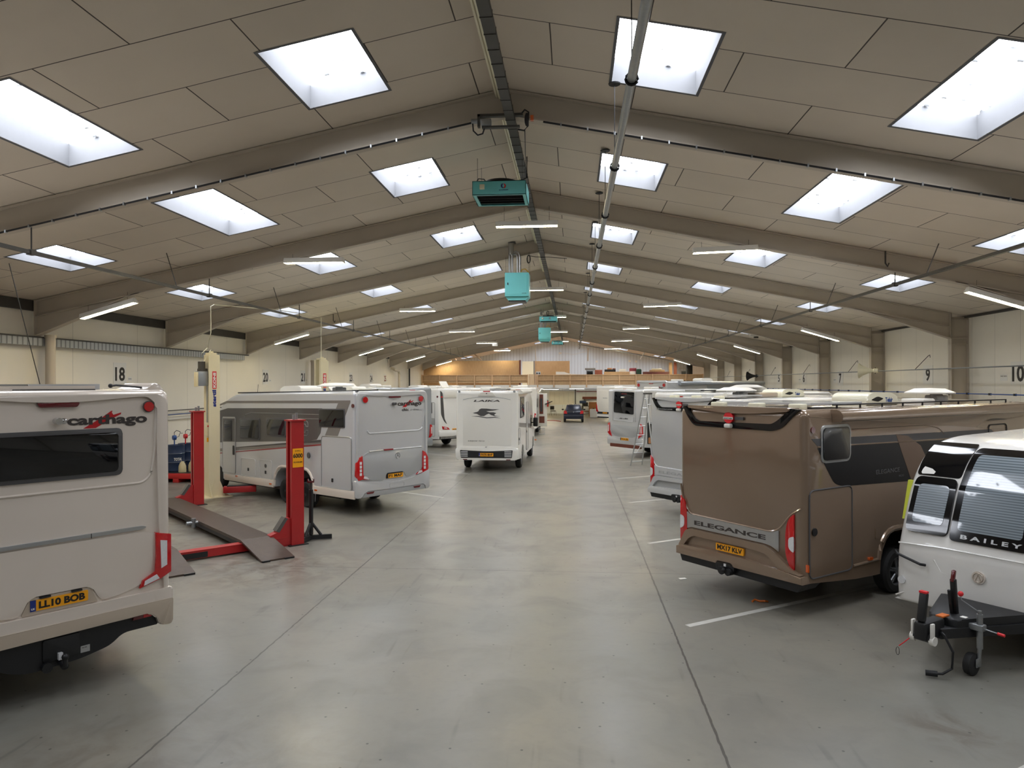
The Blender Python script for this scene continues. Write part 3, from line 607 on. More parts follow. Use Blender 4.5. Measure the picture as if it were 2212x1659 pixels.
# ground level at the back
a = at(1186, 845, Y1-.1); c = at(1240, 874, Y1-.1)
t = thing('planner_board', 'large pale wall planner grid on the back wall', 'whiteboard', (0, Y1-.08, 0)); B().bx(a.x, c.x, -.03, 0, c.z, a.z).build('board', 'paper', t, smooth=0)
b = B(); 
for i in range(9): b.bx(a.x+.1, c.x-.1, -.036, -.03, c.z+.12+i*.14, c.z+.128+i*.14)
for i in range(6): x = a.x+.1+(c.x-a.x-.2)*i/5; b.bx(x-.005, x+.005, -.036, -.03, c.z+.1, a.z-.12)
b.build('grid_lines', 'greypaint', t, smooth=0); B().bx((a.x+c.x)/2-.25, (a.x+c.x)/2+.15, -.045, -.036, a.z-.5, a.z-.1).build('notice', 'white', t, smooth=0)
a = at(1243, 839, Y1-.25); tag(B().cyl((a.x, Y1-.2, .9), (a.x, Y1-.2, 2.8), .05).build('pipe', 'dark'), 'dark vertical pipe right of the wall planner', 'pipe')
a = at(1245, 845, Y1-.2); c = at(1295, 845, Y1-.2); tag(B().tube([(a.x, Y1-.15, 2.38), (c.x, Y1-.15, 2.38)], .04).build('pipe', 'purp'), 'maroon horizontal pipe high on the back wall', 'pipe')
a = at(1258, 857, Y1-.4); c = at(1296, 862, Y1-.4)
t = thing('wall_shelf', 'brown wall shelf on the back wall', 'shelf', (0, 0, 0)); B().bx(a.x, c.x, Y1-.45, Y1-.06, c.z, a.z).build('shelf', 'brownin', t, smooth=0); B().bx(a.x+.2, a.x+.26, Y1-.4, Y1-.06, c.z-.3, c.z).build('bracket', 'dark', t, smooth=0)
a = at(1256, 873, Y1-1.5); c = at(1276, 897, Y1-1.5)
t = thing('workbench', 'dark cluttered workbench by the back wall', 'workbench', (a.x, Y1-1.5, 0)); w_ = c.x-a.x
B().bx(0, w_+1.5, 0, .8, .82, .88).build('top', 'dark', t, smooth=0); B().bx(0, w_+1.5, .05, .75, .25, .3).build('lower_shelf', 'cardb', t, smooth=0)
for x in (.05, w_+1.45): B().bx(x-.04, x+.04, .03, .1, 0, .82).build('leg', 'dark', t, smooth=0)
tag(B().bx(a.x+.1, a.x+.7, Y1-1.3, Y1-.9, .88, 1.25, .05).build('tool_case', 'blackp'), 'black tool case on the workbench', 'case'); tag(B().bx(a.x+.9, a.x+1.5, Y1-1.35, Y1-.9, .3, .75, .02).build('cardboard_box', 'cardb'), 'cardboard box on the lower workbench shelf', 'box')
a = at(1259, 870, Y1-2.0); t = thing('bench_vice', 'navy machine on a stand beside the navy car', 'machine', (a.x, Y1-2.0, 0)); B().bx(-.35, .35, -.2, .2, 1.15, 1.45, .05).build('head', 'navy', t); B().cyl((0, 0, 0), (0, 0, 1.15), .07).cyl((0, 0, 0), (0, 0, .05), .25).build('stand', 'dark', t)
a = at(1282, 889, 68); t = thing('water_container', 'pale green water container on the floor near the back', 'container', (a.x, 68, 0)); B().bx(-.35, .35, -.3, .3, 0, .85, .1).build('body', 'offw', t); B().cyl((0, 0, .85), (0, 0, .92), .08).build('cap', 'green', t)
a = at(1277, 880, 70); t = thing('cardboard_box', 'tall cardboard carton beside the water container', 'box', (a.x+.3, 71, 0)); B().bx(-.5, .5, -.3, .3, 0, 1.4, .01).build('carton', 'cardb', t)
def chair(x, y, rz, label):
    t = thing('office_chair', label, 'chair', (x, y, 0), rz)
    B().bx(-.23, .23, -.22, .22, .43, .5, .03).build('seat', 'blackp', t); B().bx(-.22, .22, .2, .26, .58, .95, .04).build('backrest', 'blackp', t)
    for sx in (-1, 1):
        for sy in (-1, 1): B().cyl((sx*.2, sy*.2, .44), (sx*.26, sy*.25, 0), .014).build('leg', 'dark', t)
    B().cyl((-.1, .22, .5), (-.1, .24, .6), .015).cyl((.1, .22, .5), (.1, .24, .6), .015).build('back_support', 'dark', t)
a = at(1194, 895, 72); chair(a.x, 73, .4, 'black meeting chair by the back wall under the planner')
a = at(1181, 877, 75); t = thing('fire_extinguisher', 'red fire extinguisher on the back wall', 'extinguisher', (a.x, Y1-.25, .75)); B().lathe([(.0, 0), (.1, 0), (.11, .05), (.11, .5), (.06, .62), (0, .64)], 16).build('cylinder', 'sred', t); B().bx(-.05, .05, -.03, .03, .62, .72).tube([(.04, 0, .68), (.14, 0, .6), (.14, 0, .2)], .015).build('valve', 'blackp', t)
a = at(1186, 867, Y1); tag(B().bx(a.x-.42, a.x-.18, Y1-.1, Y1-.07, a.z-.3, a.z+.2).build('safety_sign', 'skyblue', smooth=0), 'blue safety sign left of the planner board', 'sign')
a = at(1180, 903, 63); tag(B().tube([(a.x, 62.5, .03), (a.x+.8, 62.3, .03), (a.x+1.3, 61, .03)], .03, 6).build('air_hose', 'lred'), 'red air hose lying on the floor near the chair', 'hose')
#@@VEH
# ------------------------------------------------------------------ vehicles
def wheel(parent, x, y, r=.34, w_=.22, m='alloy', out=1, spokes=5, name='wheel'):
    """tyre with a spoked rim as its sub-part; out = side the rim faces"""
    o = B().lathe([(r*.62, -w_/2), (r*.9, -w_/2), (r, -w_*.32), (r, w_*.32), (r*.9, w_/2), (r*.64, w_/2), (r*.6, w_*.3), (r*.6, -w_/2)], 28, (0, 0, 0), 'X').build(name, 'rubber', parent, (x, y, r))
    b = B(); d = out*w_*.36
    b.lathe([(r*.64, -.03), (r*.66, .03), (r*.6, .03), (r*.58, -.03)], 28, (d, 0, 0), 'X'); b.cyl((d-.03*out, 0, 0), (d+.03*out, 0, 0), r*.17, n=14)
    for k in range(spokes):
        a = 2*PI*k/spokes+.3
        for da in (-.13, .13): b.cyl((d+.02*out, 0, 0), (d, r*.61*math.cos(a+da), r*.61*math.sin(a+da)), r*.055, r*.045, n=6)
    b.build('rim', m, o); B().cyl((0, 0, 0), (d*.3, 0, 0), r*.59, n=20).build('brake_disc', 'blackp', o)
    return o
class Vehicle:
    def __init__(s, name, label, cat, x, y, heading, W=2.3, shear=0, group=None):
        s.t = thing(name, label, cat, (x, y, 0), math.radians(heading-90), group); s.W = W; s.k = shear; s.ob = []
        s.rear = lambda a, c, d: Vector((a, -d, c)); h = W/2
        s.left = lambda a, c, d: Vector((-h-d, a, c)); s.right = lambda a, c, d: Vector((h+d, a, c))
        s.leftT = lambda a, c, d: Vector((-h-d, -a, c))        # lettering runs towards the back on the left side
    def add(s, o, sh=True):
        if sh and s.k:
            for v in o.data.vertices: v.co.z += s.k*v.co.y
        return o
    def poly(s, name, pts, m, fn='rear', d0=-.004, d1=.006, bev=0, parent=None, smooth=35):
        f = getattr(s, fn); return s.add(B().prism(pts, f, d0, d1, bev).build(name, m, parent or s.t, smooth=smooth))
    def line(s, name, pts, m, r=.008, fn='rear', d=.0, closed=False, parent=None, n=6):
        f = getattr(s, fn); return s.add(B().tube([f(a, c, d) for a, c in pts], r, n, closed).build(name, m, parent or s.t))
    def text(s, body, name, m, box, fn='rear', d0=.004, bold=.02, parent=None, shear=0, depth=.002):
        return s.add(text(body, name, m, getattr(s, fn), box, parent or s.t, depth, bold, shear, d0))
    def body(s, prof, m, R=.1, zlow=.7, name='body', n=4, flat_bottom=True):
        pts = arcs(prof, 6); N = len(pts); area = sum(pts[i-1][0]*pts[i][1]-pts[i][0]*pts[i-1][1] for i in range(N))
        if area < 0: pts = pts[::-1]
        nor = []
        for i in range(N):
            a, c = Vector(pts[i-1]), Vector(pts[(i+1) % N]); p = Vector(pts[i])
            e1 = (p-a).normalized(); e2 = (c-p).normalized(); q = Vector(((e1+e2).y, -(e1+e2).x)).normalized(); f = 1/max(.5, math.sqrt((1+e1.dot(e2))/2))
            if p[1] < zlow+.3 and (q.y < .1 or p[1] < zlow and False): q = Vector((q.x if (p[0] < .3 or p[0] > max(t_[0] for t_ in pts)-.3) and abs(q.x) > .5 else 0, 0)); f = 1
            nor.append(q*f)
        b = B(); xs = []
        for i in range(n+1): th = PI/2*i/n; xs.append((s.W/2-R+R*math.sin(th), R*(1-math.cos(th))))
        prof_x = [(-x, i) for x, i in xs[::-1]]+xs
        rings = [[b.b.verts.new((x, p[0]-q[0]*ins, p[1]-q[1]*ins)) for p, q in zip(pts, nor)] for x, ins in prof_x]
        for A, C in zip(rings, rings[1:]):
            for i in range(N): b.b.faces.new((A[i], A[(i+1) % N], C[(i+1) % N], C[i]))
        b.b.faces.new(rings[0]); b.b.faces.new(rings[-1][::-1])
        return s.add(b.build(name, m, s.t, smooth=40))
    def under(s, L, z0=.3, z1=.62, m='blackp'):
        s.add(B().bx(-s.W/2+.3, s.W/2-.3, 1.1, L-.5, z0+.04, z1).build('chassis', m, s.t, smooth=0))
    def lamp(s, name, pts, m='redlens', inner=None, d1=.014):
        o = s.poly(name, pts, m, 'rear', -.09, d1, .006)
        if inner: s.poly('lamp_lens', inner, 'whitelens', 'rear', .0, d1+.006, parent=o)
        return o
    def plate(s, txt, x0, z0, x1, z1, d=.012, flag=None, bold=.035):
        o = s.poly('number_plate', rr(x0, z0, x1, z1, .01, 2), 'yellow', 'rear', 0, d)
        a = x0+.075 if flag else x0+.03
        if flag: s.poly('plate_band', [(x0, z0), (x0+.05, z0), (x0+.05, z1), (x0, z1)], flag, 'rear', 0, d+.002, parent=o)
        if flag and flag == 'blue': s.text('UK', 'band_text', 'paper', (x0+.008, z0+.015, x0+.042, z0+.035), d0=d+.002, parent=o, bold=.03)
        if txt: s.text(txt, 'plate_text', 'black', (a, z0+.018, x1-.03, z1-.018), d0=d, bold=bold, parent=o)
        return o
    def window(s, name, x0, z0, x1, z1, fn, fr=.045, r=.05, m='glass', fm='frame', parent=None):
        o = s.poly(name, rr(x0, z0, x1, z1, r), fm, fn, -.01, .018, .008, parent)
        s.poly('pane', rr(x0+fr, z0+fr, x1-fr, z1-fr, r*.8), m, fn, 0, .026, .004, parent=o); return o
    def hatch(s, name, x0, z0, x1, z1, fn, m, r=.08, lock=None, seam='silver', sr=.009):
        o = s.poly(name, rr(x0, z0, x1, z1, r, 5), m, fn, -.004, .006)
        s.line('hatch_seal', rr(x0, z0, x1, z1, r, 5), seam, sr, fn, .006, True, parent=o)
        if lock: s.poly('lock', rr(lock[0]-.035, lock[1]-.045, lock[0]+.035, lock[1]+.045, .01, 2), 'blackp', fn, 0, .018, parent=o)
        return o
def arch_pts(y0, y1, z0, zt, n=8):
    """front-to-back bottom edge detour over a wheel arch"""
    c, r = (y0+y1)/2, (y1-y0)/2; return [(c+r*math.cos(PI*i/n), z0+(zt-z0)*math.sin(PI*i/n)**.7) for i in range(n+1)]
def arch_flat(y0, y1, z0, zt, n=5):
    q = .42; out = [(y1, z0)]
    for i in range(1, n+1): a = PI/2*i/n; out.append((y1-q*(1-math.cos(a)), z0+(zt-z0)*math.sin(a)))
    for i in range(n+1): a = PI/2*(1-i/n); out.append((y0+q*(1-math.cos(a)), z0+(zt-z0)*math.sin(a)))
    return out
def roof_dish(V, x, y, z, r=.42, rz=0, tilt=0, label='satellite_dish'):
    o = V.add(B().lathe([(0, .25), (r*.6, .24), (r, .17), (r, .15), (r*.5, .16), (0, .17)], 24, (x, y, z)).build('satellite_dish', 'offw', V.t))
    V.add(B().cyl((x+.12, y, z), (x+.12, y, z+.14), .14, .1, n=16).bx(x-.05, x+.3, y-.1, y+.1, z, z+.12, .03).build('dish_mount', 'silverd', o)); return o
def roof_ac(V, x, y, z, m='cream', L=.95, w_=.62, h=.21, txt='Telair', n=1):
    prof = arcs([(-L/2, 0, 0), (-L/2, h*.75, .1), (-L/2+.16, h, .12), (L/2-.22, h, .15), (L/2, h*.55, .12), (L/2, 0, 0)], 5)
    o = V.add(B().prism(prof, lambda a, c, d: (x+d, y+a, z+c), -w_/2, w_/2, .04).build('roof_aircon', m, V.t))
    if txt:
        f = lambda a, c, d: (x+w_/2+d, y+a, z+c); V.add(text(txt, 'aircon_text', 'hose', f, (L/2-.42, .05, L/2-.2, .13), o, .003, .03))
        V.add(B().prism(arcs([(-L/2+.1, .09, .05), (-L/2+.3, .15, .06), (-L/2+.48, .11, .04), (-L/2+.32, .06, .04)], 4), f, 0, .004).build('air_grille', 'blackp', o))
    return o
def roof_vent(V, x, y, z, m='offw', L=.5, w_=.5, h=.09):
    return V.add(B().bx(x-w_/2, x+w_/2, y-L/2, y+L/2, z-.01, z+h, .03).build('roof_vent', m, V.t))
def solar(V, x, y, z, L=1.2, w_=.6):
    o = V.add(B().bx(x-w_/2, x+w_/2, y-L/2, y+L/2, z+.03, z+.06).build('solar_panel', 'gloss', V.t, smooth=0))
    [V.add(B().bx(x-w_/2-.02, x+w_/2+.02, p, p+.02, z, z+.065).build('panel_bracket', 'alu', o, smooth=0)) for p in (y-L/2-.02, y+L/2)]; return o
def awning(V, y0, y1, z, side=1, m='silver', h=.14, dpt=.15):
    x = side*V.W/2; f = lambda a, c, d: (x+side*a, d, z+c)
    prof = arcs([(-.02, 0, 0), (-.02, h, .0), (dpt*.6, h, .06), (dpt, h*.6, .05), (dpt*.9, 0, .04)], 4)
    o = V.add(B().prism(prof, f, y0, y1).build('awning_case', m, V.t)); [V.add(B().prism([(a*1.04, c*1.04-.003) for a, c in prof], f, p, q).build('awning_endcap', m, o)) for p, q in ((y0-.05, y0), (y1, y1+.05))]; return o

def logo_c(V, box, fn='rear', m='ink', d0=.004, sw=True, bold=.035):
    """the maker's word in spaced rounded letters over a red brush stroke"""
    a0, b0, a1, b1 = box; w_, h = a1-a0, b1-b0
    if sw:
        P = lambda p, q: (a0+p*w_, b0+q*h)
        V.poly('brush_mark', [P(.19, -.27), P(.24, -.02), P(.42, .9), P(.53, 1.6), P(.55, 1.62), P(.54, 1.42), P(.56, 1.15), P(.66, 1.4), P(.655, 1.2), P(.62, 1.05), P(.48, .45), P(.34, -.28)], 'swoosh', fn, 0, .004, smooth=0)
    V.text('carthago', 'lettering', m, (a0, b0-.2*h, a1, b1+.22*h), fn, .005, bold)

# --- large champagne motorhome, front left of the picture
V = Vehicle('motorhome', 'pearl champagne motorhome cut off by the left picture edge, plate LL10 BOB', 'motorhome', -4.22, 6.98, 144.7)
V.body([(0, .66), (0, 3.19, .12), (7.4, 3.19, .4), (8.3, 2.6, .4), (8.6, 1.2, .3), (8.6, .42, .1)]+arch_pts(6.9, 7.8, .42, .9)+arch_flat(1.75, 3.75, .48, .95)+[(1.6, .48), (1.0, .5)], 'champ', .09)
V.under(8.2)
V.poly('rear_surround', arcs([(-1.1, .86, .04), (-1.1, 3.14, .12), (1.1, 3.14, .12), (1.1, .86, .04), (1.06, .86, 0), (1.0, 1.66, .1), (.98, 2.6, .1), (.985, 3.02, .1), (.88, 3.115, .05), (.72, 3.11, .1), (.2, 3.065, .2), (-.2, 3.065, .2), (-.72, 3.11, .1), (-.88, 3.115, .05), (-.985, 3.02, .1), (-.98, 2.6, .1), (-1.0, 1.66, .1), (-1.06, .86, 0)], 5), 'champ', 'rear', -.05, .035, .012)
V.poly('brake_light', arcs([(-.2, 3.062, .01), (.19, 3.062, .01), (.17, 3.015, .02), (-.18, 3.015, .02)]), 'redlensd', 'rear', 0, .04, .004)
for sx in (-1, 1):
    V.add(B().cyl((sx*.895, .0, 3.0), (sx*.895, -.035, 3.0), .054, n=24).build('round_light', 'redlens', V.t)); V.add(B().tube([(sx*.895+.057*math.cos(q*PI/12), -.02, 3.0+.057*math.sin(q*PI/12)) for q in range(24)], .008, 5, True).build('light_bezel', 'frame', V.t))
logo_c(V, (.08, 2.81, .885, 2.905))
o = V.add(B().cyl((-.03, -.03, 2.875), (-.03, -.13, 2.875), .035, n=14).bx(-.03, .05, -.12, -.03, 2.845, 2.905, .02).build('rear_camera', 'chrome', V.t)); V.add(B().cyl((.0, -.125, 2.875), (.0, -.122, 2.875), .012).build('camera_lens', 'blackp', o))
V.window('rear_window', -.95, 2.26, .62, 2.775, 'rear', .045, .06)
# inner edge of the swage round the window
V.line('panel_swage', arcs([(-.95, 2.14, .05), (.84, 2.15, .1), (.93, 2.24, .1), (.97, 2.5, .1), (.985, 2.9, .05), (.985, 2.99)], 4)[0:], 'champ', .016, 'rear', .0)
V.poly('lower_panel', arcs([(-1.0, 1.56, .02), (-.82, 1.6, .04), (.82, 1.6, .04), (1.0, 1.56, .02), (.98, 1.1, .1), (.7, .97, .2), (.4, .93, .05), (.3, 1.11, .05), (-.26, 1.11, .05), (-.36, .93, .05), (-.7, .97, .2), (-.98, 1.1, .1)], 4), 'champ', 'rear', 0, .02, .008)
V.poly('trim_strip', arcs([(-.9, 1.615, .01), (.83, 1.63, .02), (.875, 1.652, .02), (.83, 1.668, .02), (-.9, 1.655, .01)]), 'alu', 'rear', 0, .028, .004)
V.line('strip_joint', [(.3, 1.615), (.3, 1.665)], 'black', .004, d=.028)
for sx in (1, -1):
    P = lambda pts: [(sx*a, c) for a, c in pts]
    V.lamp('tail_lamp', P([(.96, 1.575), (1.135, 1.53), (1.135, 1.1), (1.01, 1.04), (.79, .975), (.82, 1.06), (.955, 1.13), (.965, 1.32)]), inner=P([(1.01, 1.48), (1.085, 1.465), (1.085, 1.19), (1.02, 1.16)]), d1=.045)
    V.poly('reflector', P([(.83, 1.0), (1.0, 1.05), (.97, 1.1), (.84, 1.05)]), 'whitelens', 'rear', .03, .052)
V.poly('plate_recess', arcs([(-.34, .93, .02), (-.26, 1.1, .03), (.29, 1.1, .03), (.37, .93, .02)]), 'champd', 'rear', 0, .012)
V.plate('LL10 BOB', -.26, .965, .27, 1.075, .02, 'blue', .045)
for x in (-.13, .16): V.poly('plate_lamp', [(x-.05, 1.085), (x+.05, 1.085), (x+.05, 1.1), (x-.05, 1.1)], 'blackp', 'rear', .0, .035)
V.poly('bumper', arcs([(-1.14, .5, .05), (-1.15, .93, .03), (-.9, .92, .03), (.9, .92, .03), (1.15, .93, .03), (1.14, .5, .05), (1.0, .52, .03), (.94, .69, .1), (.6, .69, .1), (-.6, .67, .1), (-.94, .69, .1), (-1.0, .52, .03)], 5), 'champ', 'rear', -.12, .05, .02)
V.poly('bumper_band', arcs([(-1.145, .5, .05), (-1.15, .8, .01), (1.15, .8, .01), (1.145, .5, .05), (1.01, .52, .03), (.95, .685, .1), (.6, .68, .1), (-.6, .66, .1), (-.95, .685, .1), (-1.01, .52, .03)], 5), 'champd', 'rear', -.12, .058, .012)
V.poly('valance', arcs([(-1.0, .52, .02), (-.95, .7, .02), (.95, .7, .02), (1.0, .52, .02), (.62, .52, .1), (.5, .42, .2), (.2, .36, .1), (-.3, .34, .1), (-.5, .42, .2), (-.62, .52, .1)], 5), 'blackp', 'rear', -.5, .0)
for sx in (-1, 1):
    o = V.poly('fog_lamp', [(sx*.72, .635), (sx*.92, .635), (sx*.94, .685), (sx*.73, .685)], 'redlensd', 'rear', 0, .03); V.poly('fog_lens', [(sx*.83, .64), (sx*.915, .64), (sx*.93, .68), (sx*.83, .68)], 'redlens', 'rear', 0, .034, parent=o)
o = V.poly('tow_cover', rr(-.15, .42, .19, .645, .02), 'blackp', 'rear', 0, .02, .006)
V.add(B().cyl((.02, .1, .42), (.02, -.12, .36), .035).cyl((.02, -.12, .36), (.02, -.12, .44), .025).sph((.02, -.12, .46), .035).cyl((-.12, .05, .37), (-.12, -.06, .37), .05).build('tow_ball', 'blackp', V.t)); V.poly('socket_tag', [(-.02, .42), (.02, .42), (.02, .49), (-.02, .49)], 'whitelens', 'rear', .0, .06)
o = V.poly('rating_plate', [(.2, .42), (.29, .42), (.29, .49), (.2, .49)], 'alu', 'rear', 0, .008, smooth=0); V.text('TYPE 13 55R', 'plate_text', 'ink', (.21, .465, .26, .475), d0=.008, parent=o, bold=.01)
for y in (2.25, 3.25, 7.35):
    for sx in (-1, 1): wheel(V.t, sx*1.0, y, out=sx)
V.poly('roof_rail', [(-1.0, 3.17), (-1.0, 3.235), (.42, 3.235), (.42, 3.17)], 'champ', 'rear', -.55, -.2); V.add(B().bx(-.35, .42, .19, .22, 3.19, 3.2).build('rail_gap', 'blackp', V.t, smooth=0))
awning(V, .05, 7, 3.08, -1, 'offw'); V.add(B().prism(arcs([(.35, 3.17), (.95, 3.2, .1), (1.02, 3.28, .05), (1.12, 3.22, .06), (1.14, 3.1)]), V.rear, -.9, -.12, .02).build('roof_fairing', 'champ', V.t))
V.add(B().tube([(.55, .15, 3.23), (.62, .16, 3.24), (.95, .3, 3.215)], .012, 6).sph((.56, .15, 3.235), .025).build('antenna_base', 'blackp', V.t))
roof_ac(V, -.1, 3.4, 3.19, 'offw', .9, .7, .2, None); solar(V, .4, 1.7, 3.19, 1.3, .7)

# --- silver motorhome on the cream lift
V = Vehicle('motorhome', 'silver grey motorhome with dark side graphic and six thousand post in front, plate F1 MAP', 'motorhome', -3.45, 17.79, 141.5, shear=-.018)
V.body([(0, .5), (0, 3.08, .14), (6.3, 3.08, .5), (7.3, 2.7, .5), (7.9, 1.9, .4), (8.2, 1.1, .3), (8.2, .48, .1)]+arch_pts(7.0, 7.85, .47, .9)+arch_flat(1.85, 3.85, .47, 1.0)+[(1.7, .47)], 'silver', .09)
V.under(7.8)
V.poly('rear_surround', arcs([(-1.1, .9, .04), (-1.1, 3.05, .12), (1.1, 3.05, .12), (1.1, .9, .04), (1.06, .9, 0), (1.04, 1.6, .05), (1.03, 2.8, .1), (.93, 2.985, .1), (.7, 2.96, .1), (0, 2.935, .3), (-.7, 2.96, .1), (-.93, 2.985, .1), (-1.03, 2.8, .1), (-1.04, 1.6, .05), (-1.06, .9, 0)], 5), 'silver', 'rear', -.05, .03, .012)
V.poly('brake_light', rr(-.13, 2.9, .22, 2.935, .012), 'redlensd', 'rear', 0, .04)
for x in (-.85, .89): V.add(B().cyl((x, 0, 2.86), (x, -.03, 2.86), .075, n=24).build('round_light', 'redlens', V.t)); V.add(B().tube([(x+.078*math.cos(q*PI/12), -.015, 2.86+.078*math.sin(q*PI/12)) for q in range(24)], .008, 5, True).build('light_bezel', 'silverd', V.t))
V.add(B().bx(-.04, .06, -.1, 0, 2.71, 2.78, .02).cyl((-.02, -.1, 2.745), (-.02, -.14, 2.745), .03).build('rear_camera', 'frame', V.t))
logo_c(V, (.14, 2.68, .92, 2.78)); V.text('chic', 'lettering', 'ink', (.28, 2.555, .5, 2.625), bold=.03); V.text('c-line', 'lettering', 'frame', (.56, 2.56, .82, 2.61), bold=-.01, shear=.4); V.line('script_tail', [(.8, 2.565), (.93, 2.56)], 'frame', .003, d=.006)
V.line('panel_swage', arcs([(-.78, 2.09, .02), (-.72, 2.03, .03), (.85, 2.04, .05), (.95, 2.1, .05), (1.03, 2.5, .05), (1.035, 2.8)], 4), 'silver', .022, 'rear', -.004, n=8)
V.poly('lower_panel', arcs([(-1.0, 1.45, .03), (-.76, 1.58, .05), (.93, 1.59, .03), (1.0, 1.5, .03), (.98, 1.1, .1), (.8, .95, .1), (.4, .86, .1), (.33, 1.02, .04), (-.2, 1.02, .03), (-.3, .84, .05), (-.7, .88, .1), (-.93, .98, .1)], 4), 'silverd', 'rear', 0, .02, .008)
V.line('trim_strip', [(-.73, 1.59), (.9, 1.605)], 'alu', .018, d=.012, n=8); V.poly('strip_badge', rr(-.3, 1.585, -.02, 1.62, .01), 'redline', 'rear', 0, .04)
V.add(B().tube([(.125+.07*math.cos(q*PI/12), -.03, 1.435+.07*math.sin(q*PI/12)) for q in range(24)], .006, 5, True).cyl((.125, -.03, 1.435), (.125, -.03, 1.5), .005).cyl((.125, -.03, 1.435), (.07, -.03, 1.4), .005).cyl((.125, -.03, 1.435), (.18, -.03, 1.4), .005).build('star_badge', 'chrome', V.t))
for sx in (1, -1):
    P = lambda pts: [(sx*a, c) for a, c in pts]
    o = V.lamp('tail_lamp', P([(.94, 1.5), (1.04, 1.45), (1.12, 1.32), (1.13, 1.02), (1.06, .9), (.93, .93), (.72, .895), (.8, .96), (.93, 1.02), (.93, 1.3)]), d1=.04)
    for i in range(4): V.poly('lamp_lens', P([(.97, 1.02+i*.09), (1.03, 1.02+i*.09), (1.03, 1.09+i*.09), (.97, 1.09+i*.09)]), 'whitelens', 'rear', 0, .048, parent=o)
    V.poly('reflector', P([(.75, .905), (.92, .945), (.9, 1.0), (.82, .98)]), 'whitelens', 'rear', .03, .05)
V.plate('F1 MAP', -.22, .885, .295, .99, .03, 'black')
V.poly('plate_shade', rr(-.2, .99, .28, 1.015, .005), 'blackp', 'rear', 0, .035)
V.poly('bumper', arcs([(-1.15, .48, .05), (-1.15, .92, .05), (-.7, .83, .2), (.1, .77, .4), (.7, .86, .2), (1.15, 1.0, .05), (1.15, .5, .05), (1.03, .5, .02), (1.0, .64, .05), (-.14, .62, .01), (-.86, .63, .05), (-.98, .48, .02)], 5), 'silver', 'rear', -.12, .05, .02)
V.poly('bumper_insert', arcs([(-.96, .48, .02), (-.85, .62, .03), (-.14, .615), (.98, .63, .03), (1.02, .5, .02)]), 'silverd', 'rear', -.1, .035, .006)
V.line('step_hatch', rr(-.14, .65, .31, .745, .01), 'silverd', .005, d=.05, closed=True)
for x0, x1 in ((-.84, -.6), (.62, .86)): V.poly('fog_lamp', [(x0+.03, .555), (x1-.04, .555), (x1, .605), (x0, .6)], 'redlensd', 'rear', 0, .045)
# left side graphics, windows and doors
L_ = 'left'; U = lambda pts: [(p[0], p[1]+.018*p[0], *p[2:]) for p in pts]    # survey heights back to the unsheared body
V.poly('graphic_band', arcs(U([(7.6, 2.37), (6.7, 2.52), (1.42, 2.63), (1.42, 2.3), (1.5, 2.0), (1.68, 1.82), (2.1, 1.76), (6.14, 1.52), (7.6, 1.42)])), 'decal', L_, -.01, .003, smooth=0)
V.poly('graphic_stripe', U([(7.3, 2.62), (6.76, 2.74), (.17, 2.85), (.17, 2.78), (6.76, 2.67), (7.4, 2.55)]), 'decal2', L_, -.01, .003, smooth=0)
V.poly('graphic_diagonal', U([(.7, 2.77), (.18, 2.79), (.78, 1.86), (1.0, 1.8), (1.4, 1.79), (7.6, 1.22), (7.6, 1.13), (.95, 1.74), (1.35, 1.84)]), 'decal2', L_, -.01, .003, smooth=0)
V.poly('graphic_diagonal', U([(.7, 2.77), (.18, 2.79), (.8, 1.85), (1.36, 1.86)]), 'decal2', L_, -.01, .0032, smooth=0)
V.poly('red_line', U([(7.6, 1.06), (1.3, 1.7), (.98, 1.76), (.92, 1.78), (1.3, 1.735), (7.6, 1.09)]), 'redline', L_, -.01, .0045, smooth=0)
V.line('thin_line', U([(5.65, 2.27), (5.55, 2.36), (5.2, 2.42), (1.42, 2.47)]), 'alu', .006, L_, .004); V.line('thin_line', U([(2.75, 2.33), (1.42, 2.36)]), 'alu', .006, L_, .004)
cl = arcs(U([(2.35, 2.28, .0), (2.12, 2.27, .08), (2.09, 2.18, .02), (2.09, 2.12, 0), (2.2, 2.12, 0), (2.2, 2.17, .03), (2.35, 2.18, 0)]))
V.line('emblem_letter', U(arcs([(2.42, 2.27), (2.14, 2.28, .06), (2.09, 2.22, .05), (2.09, 2.14), (2.2, 2.14), (2.22, 2.2, .03), (2.42, 2.2)], 3)[0:]), 'alu', .006, L_, .004, True)
V.line('emblem_letter', U(arcs([(2.42, 1.9), (2.14, 1.9, .06), (2.09, 1.96, .05), (2.09, 2.04), (2.2, 2.04), (2.22, 1.98, .03), (2.42, 1.98)], 3)), 'alu', .006, L_, .004, True)
q = lambda a, z: z+.018*a
V.window('side_window', .4, q(1, 2.16), 1.56, q(1, 2.63), L_, .03, .04); V.window('side_window', 4.68, q(5.2, 1.63), 5.9, q(5.2, 2.26), L_, .05, .05, 'glassg'); V.window('side_window', 3.22, q(3.7, 1.79), 4.3, q(3.7, 2.32), L_, .05, .05, 'glassg')
o = V.hatch('entry_door', 6.2, q(6.6, .56), 7.05, q(6.6, 2.25), L_, 'silver', .06, None, 'alu', .012); V.poly('door_graphic', U([(6.23, 1.52), (7.02, 1.48), (7.02, 2.2), (6.23, 2.22)]), 'decal', L_, 0, .009, parent=o); V.window('door_window', 6.4, q(6.6, 1.52), 6.92, q(6.6, 2.18), L_, .03, .04, 'glassg', parent=o)
V.poly('door_handle', rr(6.26, q(6.3, 1.12), 6.36, q(6.3, 1.4), .04), 'blackp', L_, 0, .02)
